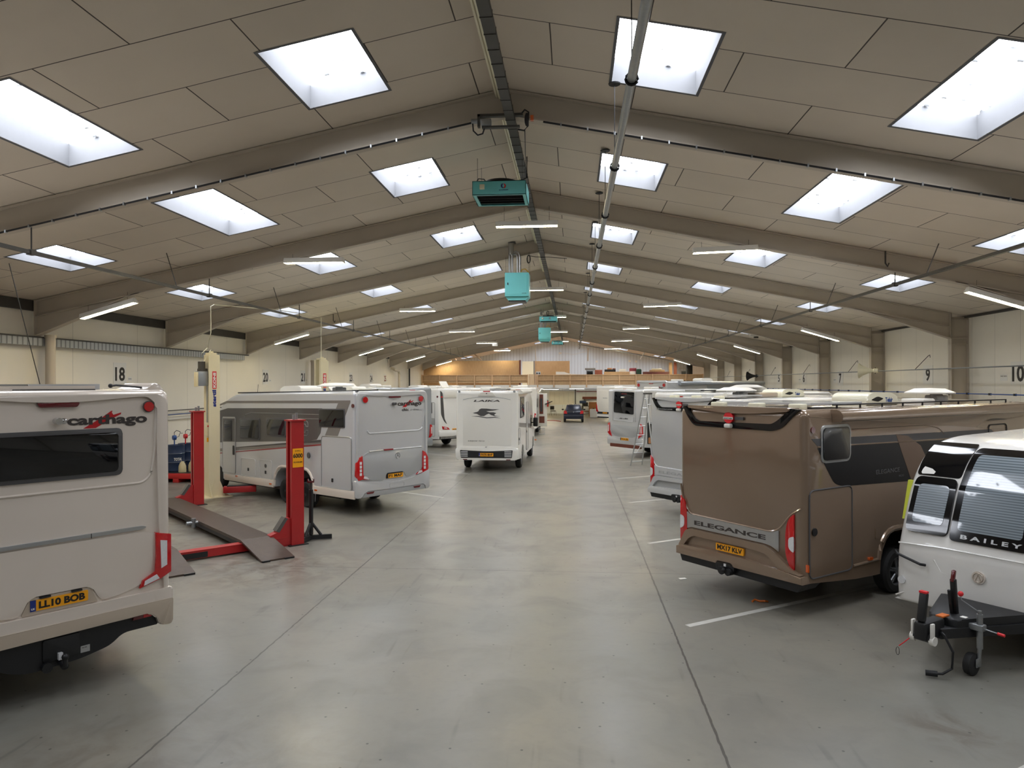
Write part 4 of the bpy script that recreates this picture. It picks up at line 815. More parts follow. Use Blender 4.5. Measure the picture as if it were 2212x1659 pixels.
V.hatch('locker_door', 4.95, q(5.3, .56), 5.83, q(5.3, 1.07), L_, 'silver', .08, (5.38, q(5.3, .76))); V.hatch('locker_door', 4.0, q(4.3, .58), 4.7, q(4.3, 1.1), L_, 'silver', .08, (4.35, q(4.3, .76)))
V.add(B().cyl((-1.14, 4.35, q(4.3, .94)), (-1.165, 4.35, q(4.3, .94)), .055, n=18).cyl((-1.14, 2.06, 1.43), (-1.17, 2.06, 1.43), .075, n=18).build('flue_outlet', 'frame', V.t))
V.hatch('garage_door', .12, .66, 1.45, 1.955, L_, 'silver', .09, (.95, .86), 'alu', .014)
V.poly('lower_skirt', U([(6.9, .5), (3.9, .585), (3.9, .37), (6.9, .32)]), 'champ', L_, -.02, .02, .006); V.poly('lower_skirt', U([(1.84, .62), (.0, .66), (.0, .46), (1.84, .42)]), 'champ', L_, -.02, .02, .006)
V.line('arch_trim', [(a, c) for a, c in arch_flat(1.82, 3.88, .5, 1.06)], 'champ', .045, L_, -.01, n=8)
for y, z in ((4.05, .46), (1.7, .52), (6.1, .5)): V.poly('side_marker', rr(y-.06, q(y, z)-.02, y+.06, q(y, z)+.02, .01), 'amber', L_, 0, .03)
V.add(B().cyl((-1.145, .06, 2.72), (-1.165, .06, 2.72), .05, n=14).build('side_light', 'redlensd', V.t))
V.line('roof_rail', [(6.22, 3.1), (.0, 3.08)], 'blackp', .02, L_, -.1)
for y in (2.26, 3.3, 7.42):
    for sx in (-1, 1): wheel(V.t, sx*1.02, y, m='dalloy', out=sx)
roof_dish(V, .0, 2.6, 3.08, .5); roof_ac(V, .1, 4.6, 3.08, 'offw', 1.2, .7, .2, None); solar(V, -.3, 6.0, 3.04, 1.1, .6); solar(V, .6, 1.6, 3.06)
V.add(B().cyl((-.5, 6.1, 3.05), (-.5, 6.05, 3.35), .006, n=5).build('aerial', 'blackp', V.t)); V.add(B().bx(-1.19, -1.12, 7.3, 7.6, 2.2, 2.4, .03).build('mirror', 'blackp', V.t))

# --- the two matching makes on the right: bronze one and its silver neighbour
def burst(V, m, mb, full, strip, plate_, word):
    V.body([(0, .62), (0, 2.88, .12), (7.3, 2.88, .5), (8.2, 2.5, .5), (8.6, 1.3, .3), (8.6, .45, .1)]+arch_pts(7.2, 8.1, .42, .9)+arch_flat(1.83, 3.95, .38, .98)+[(1.7, .38), (1.2, .4), (.1, .5)], m, .1)
    V.under(8.0)
    V.poly('rear_band', arcs([(-1.06, 2.88, .02), (-.95, 2.7, .1), (-.82, 2.575, .06), (.64, 2.565, .06), (.8, 2.62, .08), (1.06, 2.88, .02), (.93, 2.895, .01), (.72, 2.72, .08), (.62, 2.665, .05), (-.74, 2.655, .06), (-.86, 2.75, .05), (-.95, 2.89, .01)], 4), 'gloss', 'rear', -.06, .02, .006)
    V.poly('spoiler', arcs([(-.93, 2.86, .05), (-.93, 2.9, .05), (.92, 2.9, .05), (.92, 2.85, .03), (.3, 2.8, .3), (-.2, 2.795, .3), (-.6, 2.83, .2)], 5), m, 'rear', -.2, .05, .015)
    d = V.add(B().cyl((-.12, -.0, 2.73), (-.12, -.05, 2.73), .085, n=28).build('round_badge', 'sred', V.t)); V.poly('badge_bar', rr(-.21, 2.705, -.03, 2.74, .004), 'offw', 'rear', .05, .056, parent=d); V.text('BÜRSTNER', 'badge_text', 'ink', (-.2, 2.712, -.04, 2.733), d0=.056, parent=d, bold=.02)
    V.poly('name_bar', rr(-.02, 2.7, .14, 2.745, .006), 'frame', 'rear', 0, .03)
    V.add(B().bx(-.17, -.05, -.1, -.02, 2.575, 2.64, .02).build('rear_camera', 'offw', V.t))
    V.line('panel_swage', arcs([(-1.12, 1.62), (-1.08, 1.4, .1), (-.97, 1.22, .1), (-.9, 1.16, .1), (.6, 1.13, .1), (.74, 1.19, .1), (.92, 1.42, .1), (1.08, 1.52)], 4), m, .016, 'rear', 0)
    V.poly('name_strip', arcs([(-.98, 1.19, .01), (-.9, 1.15, .1), (.6, 1.12, .1), (.735, 1.17, .02), (.735, .87, .01), (.59, .945, .1), (-.89, .955, .05), (-.98, .92, .01)], 4), strip, 'rear', 0, .02, .004)
    V.text(word, 'lettering', 'ink' if full else 'silverd', (-.82, 1.0, .52, 1.07), d0=.021, bold=.03)
    for sx in (-1, 1):
        P = lambda pts: [(sx*a, c) for a, c in pts]
        lens = arcs([(.99, 1.44, .02), (.9, 1.36, .1), (.855, 1.2, .1), (.85, .86, .1), (.93, .68, .1), (.99, .65, .02)], 4); lens = [(a+.12, c) for a, c in lens] if not (full and sx > 0) else [(a-.005, c) for a, c in lens]
        o = V.lamp('tail_lamp', P(lens), d1=.025)
        ox = 0 if (full and sx > 0) else .125
        V.poly('lamp_lens', P(arcs([(.985+ox-.0, 1.13, .02), (.9+ox, 1.1, .05), (.9+ox, .95, .06), (.985+ox, .9, .03)])), 'whitelens', 'rear', 0, .032, parent=o)
    # bumper with a recessed plate bay
    outer = arcs([(-1.15, .5, .03), (-1.15, .62, .05), (-1.08, .7, .1), (-.97, .9, .05), (-.88, .94, .06), (.59, .93, .15), (.82, .78, .2), (.98, .66, .2), (1.14, .61, .05), (1.15, .5, .03)], 5)
    hole = arcs([(-1.0, .66, .02), (-.86, .83, .08), (.14, .835, .1), (.56, .82, .15), (.76, .64, .03), (.5, .64, .15), (.2, .67, .1), (-.4, .665, .1)], 5)
    V.poly('bumper', outer[:1]+hole[::1]+hole[:1]+outer[:1]+outer[1:], m, 'rear', -.02, .085) if False else None
    lo = [p for p in outer if p[1] < .615]; 
    V.poly('bumper', [(-1.15, .5), (-1.15, .62), (-1.02, .665), (-.4, .668), (.2, .672), (.5, .645), (.78, .635), (1.14, .6), (1.15, .5)], m, 'rear', -.12, .09, .015)
    V.poly('bumper_upper', arcs([(-1.13, .62), (-1.08, .7, .1), (-.97, .9, .05), (-.88, .94, .06), (.59, .93, .15), (.82, .78, .2), (.98, .66, .2), (1.13, .61, .05), (.76, .63), (.7, .7, .1), (.56, .82, .15), (.14, .84, .1), (-.86, .835, .08), (-1.0, .66, .02)], 5), m, 'rear', -.1, .07, .01)
    V.poly('plate_bay', [(-1.0, .66), (-.86, .84), (.56, .83), (.76, .64)], mb, 'rear', -.02, .012)
    if plate_: V.plate(plate_, -.37, .695, .15, .805, .04)
    V.poly('valance', [(-1.13, .505), (1.14, .5), (1.03, .37), (-1.08, .385)], 'blackp', 'rear', -.4, .02)
    V.poly('tow_bracket', arcs([(-.33, .42), (-.33, .55, .03), (-.05, .56, .05), (.01, .52, .03), (.01, .44)]), 'blackp', 'rear', 0, .09, .01)
    V.add(B().cyl((-.2, 0, .44), (-.2, -.13, .42), .06, n=14).cyl((-.07, 0, .42), (-.07, -.14, .42), .05, n=14).sph((-.12, -.16, .45), .03).build('tow_ball', 'rubber', V.t)); V.poly('socket_tag', rr(-.17, .49, -.13, .53, .004), 'whitelens', 'rear', 0, .1)
    for y in (2.35, 3.35, 7.65):
        for sx in (-1, 1): wheel(V.t, sx*1.02, y, out=sx, m='alloy')
    for x in (-.62, .1, .8): V.add(B().bx(x-.1, x+.1, .25, .42, 2.87, 2.95, .015).build('roof_clamp', 'cream', V.t))
    V.add(B().bx(-.75, .95, .42, 1.7, 2.93, 2.965, .004).build('solar_panel', 'silver', V.t, smooth=0))
V = Vehicle('motorhome', 'bronze brown motorhome with silver lettered strip, plate MX17 KLV', 'motorhome', 3.52, 10.96, 38.2)
burst(V, 'brown', 'brown', True, 'alu', 'MX17 KLV', 'ELEGANCE')
R_ = 'right'
awning(V, .66, 6.6, 2.7, 1, 'brown', .17, .17)
V.poly('graphic_band', arcs([(.27, 2.345, .01), (.44, 2.1, .05), (.66, 1.83, .08), (.85, 1.775, .1), (5.2, 1.62, .1), (5.6, 2.28, .1), (1.0, 2.345, 0)]), 'gloss', R_, -.01, .003, smooth=0)
V.poly('graphic_stripe', [(.13, 2.48), (.27, 2.375), (5.6, 2.31), (5.4, 2.42)], 'frame', R_, -.01, .003, smooth=0)
V.line('thin_line', [(.27, 2.36), (5.6, 2.295)], 'brown', .006, R_, .004)
V.poly('graphic_fin', [(2.27, 2.46), (2.62, 2.42), (3.0, 2.25), (3.3, 1.9), (3.4, 1.6), (2.75, 1.66)], 'brown2', R_, -.01, .006, smooth=0)
V.text('ELEGANCE', 'lettering', 'frame', (1.72, 1.88, 2.38, 1.945), R_, .004, .01); V.text('i920', 'lettering', 'frame', (2.35, 1.8, 2.5, 1.83), R_, .004, .0)
V.window('side_window', .34, 2.13, 1.05, 2.66, R_, .035, .1, 'glass', 'alu')
V.hatch('garage_door', .08, .56, 1.09, 1.77, R_, 'brown', .1, None, 'frame', .012); V.add(B().cyl((1.14, .18, 1.2), (1.175, .18, 1.2), .055, n=20).build('round_lock', 'blackp', V.t))
V.line('skirt_step', [(1.13, .6), (1.78, .61)], 'brown', .02, R_, 0, n=8); V.line('arch_trim', arch_flat(1.79, 3.99, .6, 1.02), 'brown', .05, R_, -.015, n=8)
V.poly('side_marker', rr(.03, .66, .065, .76, .008), 'amber', R_, -.02, .012); V.poly('side_marker', rr(1.5, .63, 1.6, .67, .01), 'amber', R_, 0, .03); V.poly('service_flap', rr(1.7, .92, 1.84, 1.08, .01), 'brown', R_, 0, .012)
V.add(B().cyl((1.14, .16, 2.6), (1.165, .16, 2.6), .045, n=16).build('side_light', 'redlensd', V.t))
V.line('side_swage', arcs([(1.1, 2.58), (3.2, 2.57, .2), (3.6, 2.5, .2), (3.75, 2.4)], 4), 'brown', .008, R_, 0); V.poly('vent_cover', arcs([(5.2, 2.58, .05), (5.6, 2.62, .2), (6.0, 2.58, .05)]), 'gloss', R_, 0, .03); V.line('door_frame', arcs([(5.3, 2.3), (5.3, 2.5, .08), (6.0, 2.5, .08), (6.0, 2.3)], 3), 'blackp', .012, R_, .005)
roof_ac(V, .3, 2.9, 2.88, 'creamroof'); roof_dish(V, .2, 5.2, 2.9, .42); roof_vent(V, -.3, 3.9, 2.9, 'greypaint'); roof_vent(V, .5, 4.2, 2.88, 'offw', .4, .4)
b = B(); b.tube([(.98, .9, 2.93), (.98, 6.4, 2.93)], .012, 6)
for i in range(10): b.cyl((.98, 1+i*.6, 2.88), (.98, 1+i*.6, 2.94), .014, n=6)
V.add(b.build('roof_rail', 'blackp', V.t))
V = Vehicle('motorhome', 'silver motorhome with black rear band, just behind the bronze one', 'motorhome', 3.74, 17.545, 38)
burst(V, 'silver', 'silverd', False, 'silver', None, 'ELEGANCE'); V.text('Elegance', 'lettering', 'alu', (-.9, 2.585, -.35, 2.63), d0=.024, bold=.02)
roof_ac(V, .3, 3.4, 2.88, 'creamroof'); roof_dish(V, 0, 1.9, 2.9, .5); roof_vent(V, -.2, 4.4, 2.88); roof_vent(V, .3, 2.5, 2.9, 'champd', .7, .5, .11); awning(V, 1.0, 6, 2.72, 1, 'offw')

# --- simpler motorhomes farther down the rows
def mid(V, m, L=7.2, H=2.95, nose='A', lamps=True, lower=None, axles=(1.9, 5.8), R=.1, plate_=None, ac=True, win=True, alloy='alloy'):
    nose_p = [(L-1.1, H, .4), (L-.3, H-.5, .4), (L, 1.3, .3), (L, .42, .1)] if nose == 'A' else [(L-2.1, H, .3), (L-1.2, H-.45, .3), (L-.9, 1.75, .1), (L-.15, 1.25, .2), (L, .45, .1)]
    V.body([(0, .48), (0, H, .12)]+nose_p+arch_pts(axles[1]-.45, axles[1]+.45, .42, .88)+(arch_pts(axles[0]-.42, axles[0]+.42, .42, .9))+[(.5, .45)], m, R)
    V.under(L-.3)
    for y in axles:
        for sx in (-1, 1): wheel(V.t, sx*1.0, y, out=sx, m=alloy)
    if win:
        for f in ('left', 'right'):
            V.window('side_window', .5, 1.75, 1.5, 2.3, f, .04, .06, 'glassg'); V.window('side_window', L*.45, 1.75, L*.45+1.1, 2.3, f, .04, .06, 'glassg'); V.hatch('locker_door', .3, .6, 1.2, 1.5, f, m, .08, (.75, .8), 'frame', .006)
    if lamps:
        for sx in (-1, 1): V.lamp('tail_lamp', [(sx*a, c) for a, c in ((1.02, 1.42), (1.12, 1.38), (1.13, .92), (1.02, .84), (.92, .78), (.98, .95))], inner=[(sx*a, c) for a, c in ((1.06, 1.3), (1.1, 1.28), (1.1, 1.0), (1.06, 1.0))], d1=.03)
        V.poly('bumper', arcs([(-1.14, .45, .05), (-1.14, .82, .08), (1.14, .82, .08), (1.14, .45, .05)], 4), lower or m, 'rear', -.1, .04, .02)
        V.poly('brake_light', rr(-.15, H-.14, .15, H-.1, .01), 'redlens', 'rear', 0, .02)
    if plate_: V.plate(plate_, -.26, .86, .26, .97, .025)
    if ac: roof_ac(V, .1, L*.45, H, 'offw', .9, .65, .17, None)
    roof_vent(V, -.2, L*.25, H, 'offw', .5, .5, .1)
# white motorhome standing straight in the aisle
V = Vehicle('motorhome', 'white motorhome with leaping dog emblem standing in the aisle, plate FX70 BHP', 'motorhome', -2.06, 26.1, 88)
mid(V, 'white', 7.0, 2.98, 'C', False, axles=(1.65, 6.1), ac=False, win=False)
V.poly('rear_panel', arcs([(-.9, .98, .05), (-.9, 2.66, .1), (-.5, 2.74, .3), (.5, 2.74, .3), (.9, 2.66, .1), (.9, .98, .05)], 6), 'white', 'rear', -.004, .012, .006); V.line('rear_arc', arcs([(-.88, 2.66), (-.5, 2.74, .3), (.5, 2.74, .3), (.88, 2.66)], 6), 'greypaint', .008, d=.012)
V.poly('spoiler', arcs([(-.33, 2.8, .02), (-.22, 2.92, .05), (.22, 2.92, .05), (.33, 2.8, .02)]), 'offw', 'rear', 0, .05, .015); V.poly('brake_light', rr(-.13, 2.95, .13, 2.985, .01), 'redlens', 'rear', 0, .03)
V.add(B().cyl((0, -.05, 2.89), (0, -.06, 2.89), .02).build('rear_camera', 'blackp', V.t))
for x in (-1.02, 1.02): V.add(B().cyl((x, 0, 2.96), (x, -.03, 2.96), .045, n=14).build('corner_light', 'greypaint', V.t))
V.text('LAIKA', 'lettering', 'ink', (-.49, 2.585, .49, 2.65), d0=.013, bold=.04, shear=.2)
V.poly('dog_emblem', [(-.52, 2.17), (-.42, 2.2), (-.36, 2.21), (-.3, 2.25), (-.28, 2.3), (-.2, 2.34), (.0, 2.335), (.2, 2.31), (.47, 2.31), (.3, 2.27), (.12, 2.25), (-.02, 2.24), (.1, 2.2), (.25, 2.2), (.36, 2.17), (.28, 2.12), (.3, 2.08), (.5, 2.05), (.3, 2.055), (.16, 2.1), (.08, 2.15), (.0, 2.12), (-.1, 2.06), (-.22, 2.06), (-.3, 2.1), (-.36, 2.14), (-.44, 2.15)], 'frame', 'rear', 0, .018, smooth=0)
V.poly('dog_underline', [(-.58, 2.05), (-.3, 2.03), (.0, 1.98), (.3, 2.0), (.53, 1.98), (.3, 2.03), (.0, 2.01), (-.3, 2.06)], 'frame', 'rear', 0, .016, smooth=0)
V.text('KREOS 7012', 'lettering', 'ink', (-.7, 1.125, -.09, 1.165), d0=.013, bold=.01, shear=.2)
V.add(B().cyl((-.03, 0, .89), (-.03, -.05, .89), .045, n=18).build('round_lock', 'blackp', V.t))
V.poly('bumper', arcs([(-1.14, .45, .1), (-1.17, .88, .08), (-.8, .92, .1), (.8, .92, .1), (1.17, .88, .08), (1.14, .45, .1)], 5), 'white', 'rear', -.1, .06, .03)
o = V.poly('rear_grille', arcs([(-.99, .82, .04), (-.9, .81), (0, .77, .3), (.9, .81), (.96, .82, .04), (.93, .53, .04), (-.96, .53, .04)]), 'blackp', 'rear', 0, .068)
b = B()
for i in range(4):
    for x0 in (-.96, .66): b.prism([(x0, .575+i*.058), (x0+.26, .575+i*.058), (x0+.26, .6+i*.058), (x0, .6+i*.058)], V.rear, .06, .08)
V.add(b.build('grille_bars', 'whitelens', o, smooth=0))
V.plate('FX70 BHP', -.29, .59, .25, .71, .078, 'blue')
for x in (-.8, .8): V.poly('fog_lamp', rr(x-.08, .455, x+.08, .485, .01), 'redlensd', 'rear', 0, .064)
V.window('side_window', .7, 1.95, 2.1, 2.75, 'right', .05, .06, 'glassg'); V.poly('graphic_band', [(.4, 1.8), (6, 1.45), (6, 1.25), (.4, 1.65)], 'decal2', 'right', -.01, .003, smooth=0)
V.hatch('entry_door', 3.0, .55, 3.7, 2.5, 'right', 'white', .08, (3.1, 1.3), 'frame', .01); V.hatch('locker_door', .15, 1.0, .6, 1.6, 'right', 'white', .05, (.35, 1.2), 'frame', .006)
V.poly('cab_window', [(4.9, 1.35), (5.9, 1.35), (5.6, 1.85), (4.9, 1.9)], 'glass', 'right', -.01, .01); V.add(B().bx(1.2, 1.4, 5.6, 5.75, 1.35, 1.75, .04).bx(1.1, 1.25, 5.65, 5.7, 1.5, 1.55).build('mirror', 'blackp', V.t))
awning(V, .3, 4.2, 2.86, 1, 'offw'); roof_vent(V, -.3, 3, 2.98, 'offw', 1.0, .7, .14); solar(V, .3, 1.5, 3.0)

def row(x, y, h, lb, m, **k):
    V = Vehicle('motorhome', lb, 'motorhome', x, y, h); mid(V, m, **k); return V
V = row(-5.0, 25.1, 141.5, 'cream roofed motorhome mostly hidden behind the silver one on the lift', 'creamroof', L=7, H=2.98); solar(V, .2, 1.0, 2.98)
for x in (-.5, .2): V.add(B().prism([(0, 0), (.5, .3), (.54, .3), (.05, 0)], lambda a, c, d: (x+d, 3.2+a, 2.98+c), -.3, .3).build('roof_hatch', 'offw', V.t))
V = row(-5.98, 31.16, 141.5, 'silver motorhome showing only a sliver right of the plate F1 MAP one', 'greypaint', L=7.2, H=3.08)
V = row(-4.86, 36.21, 141.5, 'white motorhome with dark curved corner stripe, left of the aisle one', 'white', L=7, H=3.0, plate_='YX19', lamps=False)
V.poly('corner_stripe', arcs([(-1.06, 2.9, .02), (-.9, 2.8, .1), (-.86, 2.4, .1), (-.78, 1.5, .1), (-.6, 1.2, .05), (-.8, 1.35, .1), (-1.0, 1.7, .1)], 4), 'decal', 'rear', -.05, .01, smooth=0)
for sx in (-1, 1): V.lamp('tail_lamp', [(sx*.95, 1.12), (sx*.55, 1.05), (sx*.42, .93), (sx*.9, .95)], inner=[(sx*.8, 1.06), (sx*.62, 1.03), (sx*.6, .98), (sx*.82, 1.0)], d1=.02)
V.poly('rear_locker', arcs([(-.85, 2.55, .05), (-.85, 2.85, .05), (.85, 2.85, .05), (.85, 2.55, .05)]), 'offw', 'rear', 0, .05, .02); V.poly('bumper', arcs([(-1.14, .6, .05), (-1.14, .9, .08), (1.14, .9, .08), (1.14, .6, .05)], 4), 'white', 'rear', -.1, .04, .02); V.poly('valance', rr(-1.1, .45, 1.1, .6, .03), 'blackp', 'rear', -.2, .0)
V.hatch('rear_hatch', .3, 1.2, .95, 2.3, 'left', 'white', .06, None, 'frame', .008); V.add(B().cyl((-1.14, .1, 2.6), (-1.17, .1, 2.6), .05).build('side_light', 'redlensd', V.t)); V.poly('round_emblem', rr(-1.02, 2.55, -.9, 2.62, .02), 'sred', 'rear', -.03, .012)
V = row(-5.3, 43.5, 141.5, 'white motorhome with raised roof hatches beyond the striped one', 'white', L=7, H=2.95)
V.add(B().prism([(0, 0), (.35, .45), (.4, .45), (.08, 0)], lambda a, c, d: (d, 2.0+a, 2.95+c), -.3, .3).build('roof_hatch', 'offw', V.t))
V = row(-5.4, 50.3, 141.5, 'white motorhome at the far end of the left row', 'offw', L=7, H=2.95)
V = row(-2.3, 44.4, 90, 'white motorhome with brown entry door open, ahead in the aisle', 'white', L=7.2, H=2.98, axles=(3.7, 6.2)); 
V.poly('cab_band', rr(4.0, 1.7, 6.2, 2.6, .1), 'decal', 'right', -.01, .004)
o = V.add(B().bx(1.17, 1.75, 1.52, 1.57, .5, 2.62, .02).build('open_door', 'offw', V.t)); V.add(B().bx(1.24, 1.58, 1.5, 1.52, .72, 1.15).bx(1.26, 1.5, 1.5, 1.52, 1.3, 2.55).build('door_trim', 'brownin', o, smooth=0)); V.add(B().bx(1.32, 1.44, 1.49, 1.5, 1.45, 2.3).build('door_glass', 'glassg', o, smooth=0))
V.add(B().prism([(0, 0), (.6, .18), (.62, .14), (.1, -.05)], lambda a, c, d: (1.6+a*.8, 1.4+d, 1.95+c), -.2, .2).build('open_flap', 'blackp', V.t)); V.add(B().bx(1.2, 1.6, 1.3, 1.7, .0, .04).tube([(1.25, 1.4, .4), (1.2, 1.4, 0)], .015).tube([(1.55, 1.4, .4), (1.6, 1.4, 0)], .015).bx(1.2, 1.6, 1.35, 1.65, .38, .42).build('entry_step', 'alu', V.t))
V = row(4.45, 23.09, 38, 'white motorhome whose roof shows above the silver one, right row', 'white', L=7.5, H=2.95); solar(V, .2, 1.0, 2.97); roof_dish(V, .2, 3.0, 2.95, .55); awning(V, .8, 6, 2.8, 1, 'white')
# silver one with the black rear window, ladder beside it
V = Vehicle('motorhome', 'silver motorhome with black rear window and ladder leaning beside it', 'motorhome', 3.386, 32.1, 38)
mid(V, 'silver', 7.2, 2.98, 'C', False, axles=(2.4, 6.0), ac=False, win=False)
V.poly('rear_surround', arcs([(-.82, 1.55, .08), (-.82, 2.93, .1), (.7, 2.93, .1), (.7, 1.55, .08), (.64, 1.6, .05), (.66, 2.86, .05), (-.74, 2.86, .05), (-.74, 1.6, .05)], 4), 'silver', 'rear', 0, .02, .006)
V.poly('rear_window', arcs([(-.72, 1.95, .06), (-.66, 2.88, .06), (.6, 2.86, .06), (.56, 1.88, .06)], 4), 'glass', 'rear', 0, .024, .005)
V.poly('brake_light', rr(-.2, 2.76, .15, 2.8, .01), 'redlensd', 'rear', 0, .03); logo_c(V, (-.4, 2.44, .3, 2.52), m='paper', d0=.03)
V.objs = 0
V.add(B().bx(-.2, .0, -.08, 0, 2.6, 2.66, .02).build('rear_camera', 'offw', V.t)); V.text('chic c-line', 'lettering', 'ink', (-.35, 1.66, .2, 1.72), d0=.006); V.line('panel_swage', arcs([(-.74, 1.8), (-.72, 1.6, .06), (.55, 1.55, .06), (.58, 1.75)], 3), 'silver', .018, d=.0)
V.poly('lower_panel', arcs([(-.95, 1.4, .1), (.95, 1.35, .1), (.9, 1.0, .1), (.5, .86, .1), (-.6, .88, .1), (-.9, 1.0, .1)], 4), 'silverd', 'rear', 0, .012, .005)
for sx in (-1, 1): V.lamp('tail_lamp', [(sx*a, c) for a, c in ((1.0, 1.5), (1.12, 1.42), (1.13, 1.0), (1.04, .95), (.86, .84), (.92, 1.0), (1.0, 1.15))], inner=[(sx*a, c) for a, c in ((1.04, 1.38), (1.09, 1.36), (1.09, 1.08), (1.04, 1.08))], d1=.03)
V.plate('YX14 LZG', -.25, .72, .27, .83, .045, 'black'); V.poly('bumper', arcs([(-1.14, .5, .05), (-1.14, .86, .05), (-.5, .84, .1), (.5, .84, .1), (1.14, .86, .05), (1.14, .5, .05)], 4), 'silver', 'rear', -.1, .035, .02); V.poly('bumper_insert', rr(-.95, .4, .98, .55, .04), 'brownin', 'rear', -.1, .04)
V.window('side_window', .5, 1.9, 1.5, 2.5, 'right', .05, .06, 'glassg'); V.poly('open_locker', rr(.25, .62, 1.35, 1.55, .05), 'blackp', 'right', -.01, .008); V.poly('locker_load', rr(.3, .64, 1.3, .9, .03), 'cardb', 'right', 0, .012); V.window('side_window', 3, 1.9, 4.2, 2.5, 'right', .05, .06, 'glassg')
V = row(5.24, 38.59, 38, 'tall grey motorhome with long grey awning, top of right row', 'silver', L=8.6, H=3.36, lamps=True)
for x in (-.95, .95): V.add(B().cyl((x, 0, 3.15), (x, -.03, 3.15), .09, n=18).build('round_light', 'redlens', V.t))
V.poly('rear_lip', arcs([(-1.1, 3.28, .05), (-1.05, 3.4, .05), (1.05, 3.4, .05), (1.1, 3.28, .05), (.8, 3.3, .1), (0, 3.25, .2), (-.8, 3.3, .1)], 4), 'silver', 'rear', -.1, .04, .012)
awning(V, .9, 7.6, 3.16, 1, 'greypaint', .2, .2); V.poly('graphic_band', [(3.2, 2.6), (3.0, 3.12), (7.6, 3.12), (8.1, 2.4)], 'greypaint', 'right', -.01, .004, smooth=0); logo_c(V, (.3, 2.98, .9, 3.04))
V = row(4.54, 48.09, 38, 'white motorhome between the tall grey one and the farthest', 'white', L=7, H=2.98); solar(V, .3, 1.5, 2.98)
V = Vehicle('motorhome', 'small looking white motorhome farthest down the right row', 'motorhome', 3.75, 59.09, 38)
mid(V, 'white', 6.4, 3.0, 'C', False, ac=False); V.poly('rear_panel', arcs([(-1.0, 1.0, .1), (-1.0, 2.68, .05), (1.0, 2.68, .05), (1.0, 1.0, .1)], 3), 'offw', 'rear', 0, .02, .01); V.text('Sunliving', 'lettering', 'greypaint', (-.3, 2.0, .3, 2.1), d0=.022, shear=.3)
for sx in (-1, 1): V.lamp('tail_lamp', [(sx*a, c) for a, c in ((1.08, 1.55), (1.14, 1.5), (1.14, .95), (.85, .85), (.95, 1.1))], d1=.03)
V.poly('bumper_insert', arcs([(-1.0, .75), (-.9, .92, .05), (.9, .92, .05), (1.0, .75)]), 'blackp', 'rear', 0, .05); V.plate('VX17 ENF', -.26, .78, .26, .89, .06); V.poly('valance', rr(-.95, .42, .95, .52, .02), 'blackp', 'rear', -.1, .03)

# --- navy hatchback
t = thing('hatchback_car', 'small navy blue hatchback parked at the end of the aisle', 'car', (1.16, 59.6, 0), 0)
V = Vehicle.__new__(Vehicle); V.t = t; V.W = 1.66; V.k = 0; V.rear = lambda a, c, d: Vector((a, -d, c)); V.left = lambda a, c, d: Vector((-.83-d, a, c)); V.right = lambda a, c, d: Vector((.83+d, a, c))
V.body([(0, .32, .1), (-.02, .95, .15), (.25, 1.0, .1), (2.6, 1.02, .3), (3.5, .85, .2), (3.62, .32, .1)]+arch_pts(2.7, 3.3, .3, .64)+arch_pts(.35, .95, .3, .64), 'carnavy', .12, .5)
b = B(); f = lambda y, z: y
P = [(-.7, .08, .93), (.7, .08, .93), (.7, 2.65, 1.0), (-.7, 2.65, 1.0)]; Q = [(-.56, .42, 1.47), (.56, .42, 1.47), (.56, 1.9, 1.49), (-.56, 1.9, 1.49)]
vs = [b.b.verts.new(p) for p in P]; wv = [b.b.verts.new(p) for p in Q]; b.b.faces.new(wv)
for i in range(4): b.b.faces.new((vs[i], vs[(i+1) % 4], wv[(i+1) % 4], wv[i]))
b.b.faces.new(vs[::-1]); bmesh.ops.bevel(b.b, geom=b.b.edges[:], offset=.05, segments=3, profile=.5, affect='EDGES'); b.build('cabin', 'carnavy', t)
g_ = lambda a, c, d: Vector((a, .1+(c-.93)*.63-d, c)); V.poly; B().prism(arcs([(-.6, 1.02, .05), (-.5, 1.38, .05), (.5, 1.38, .05), (.6, 1.02, .05)]), g_, -.02, .012).build('rear_window', 'glass', t); B().prism(rr(-.5, 1.4, .5, 1.46, .02), g_, -.05, .03).build('roof_spoiler', 'carnavy', t)
for sx in (-1, 1): B().prism([(sx*.52, .74), (sx*.8, .74), (sx*.8, .98), (sx*.6, 1.0)], V.rear, -.12, .02).build('tail_lamp', 'redlens', t)
V.plate('YA13 XPK', -.26, .5, .26, .61, .03); B().cyl((0, .02, .88), (0, -.03, .88), .05, n=16).build('badge', 'chrome', t)
V.poly('bumper', arcs([(-.8, .3, .08), (-.82, .66, .08), (.82, .66, .08), (.8, .3, .08)], 4), 'carnavy', 'rear', -.1, .05, .03)
for sx in (-1, 1): B().sph((sx*.92, 2.0, 1.02), .1, (1, .6, .7)).build('mirror', 'blackp', t)
for y in (.65, 3.0):
    for sx in (-1, 1): wheel(t, sx*.74, y, .29, .18, 'blackp', sx)

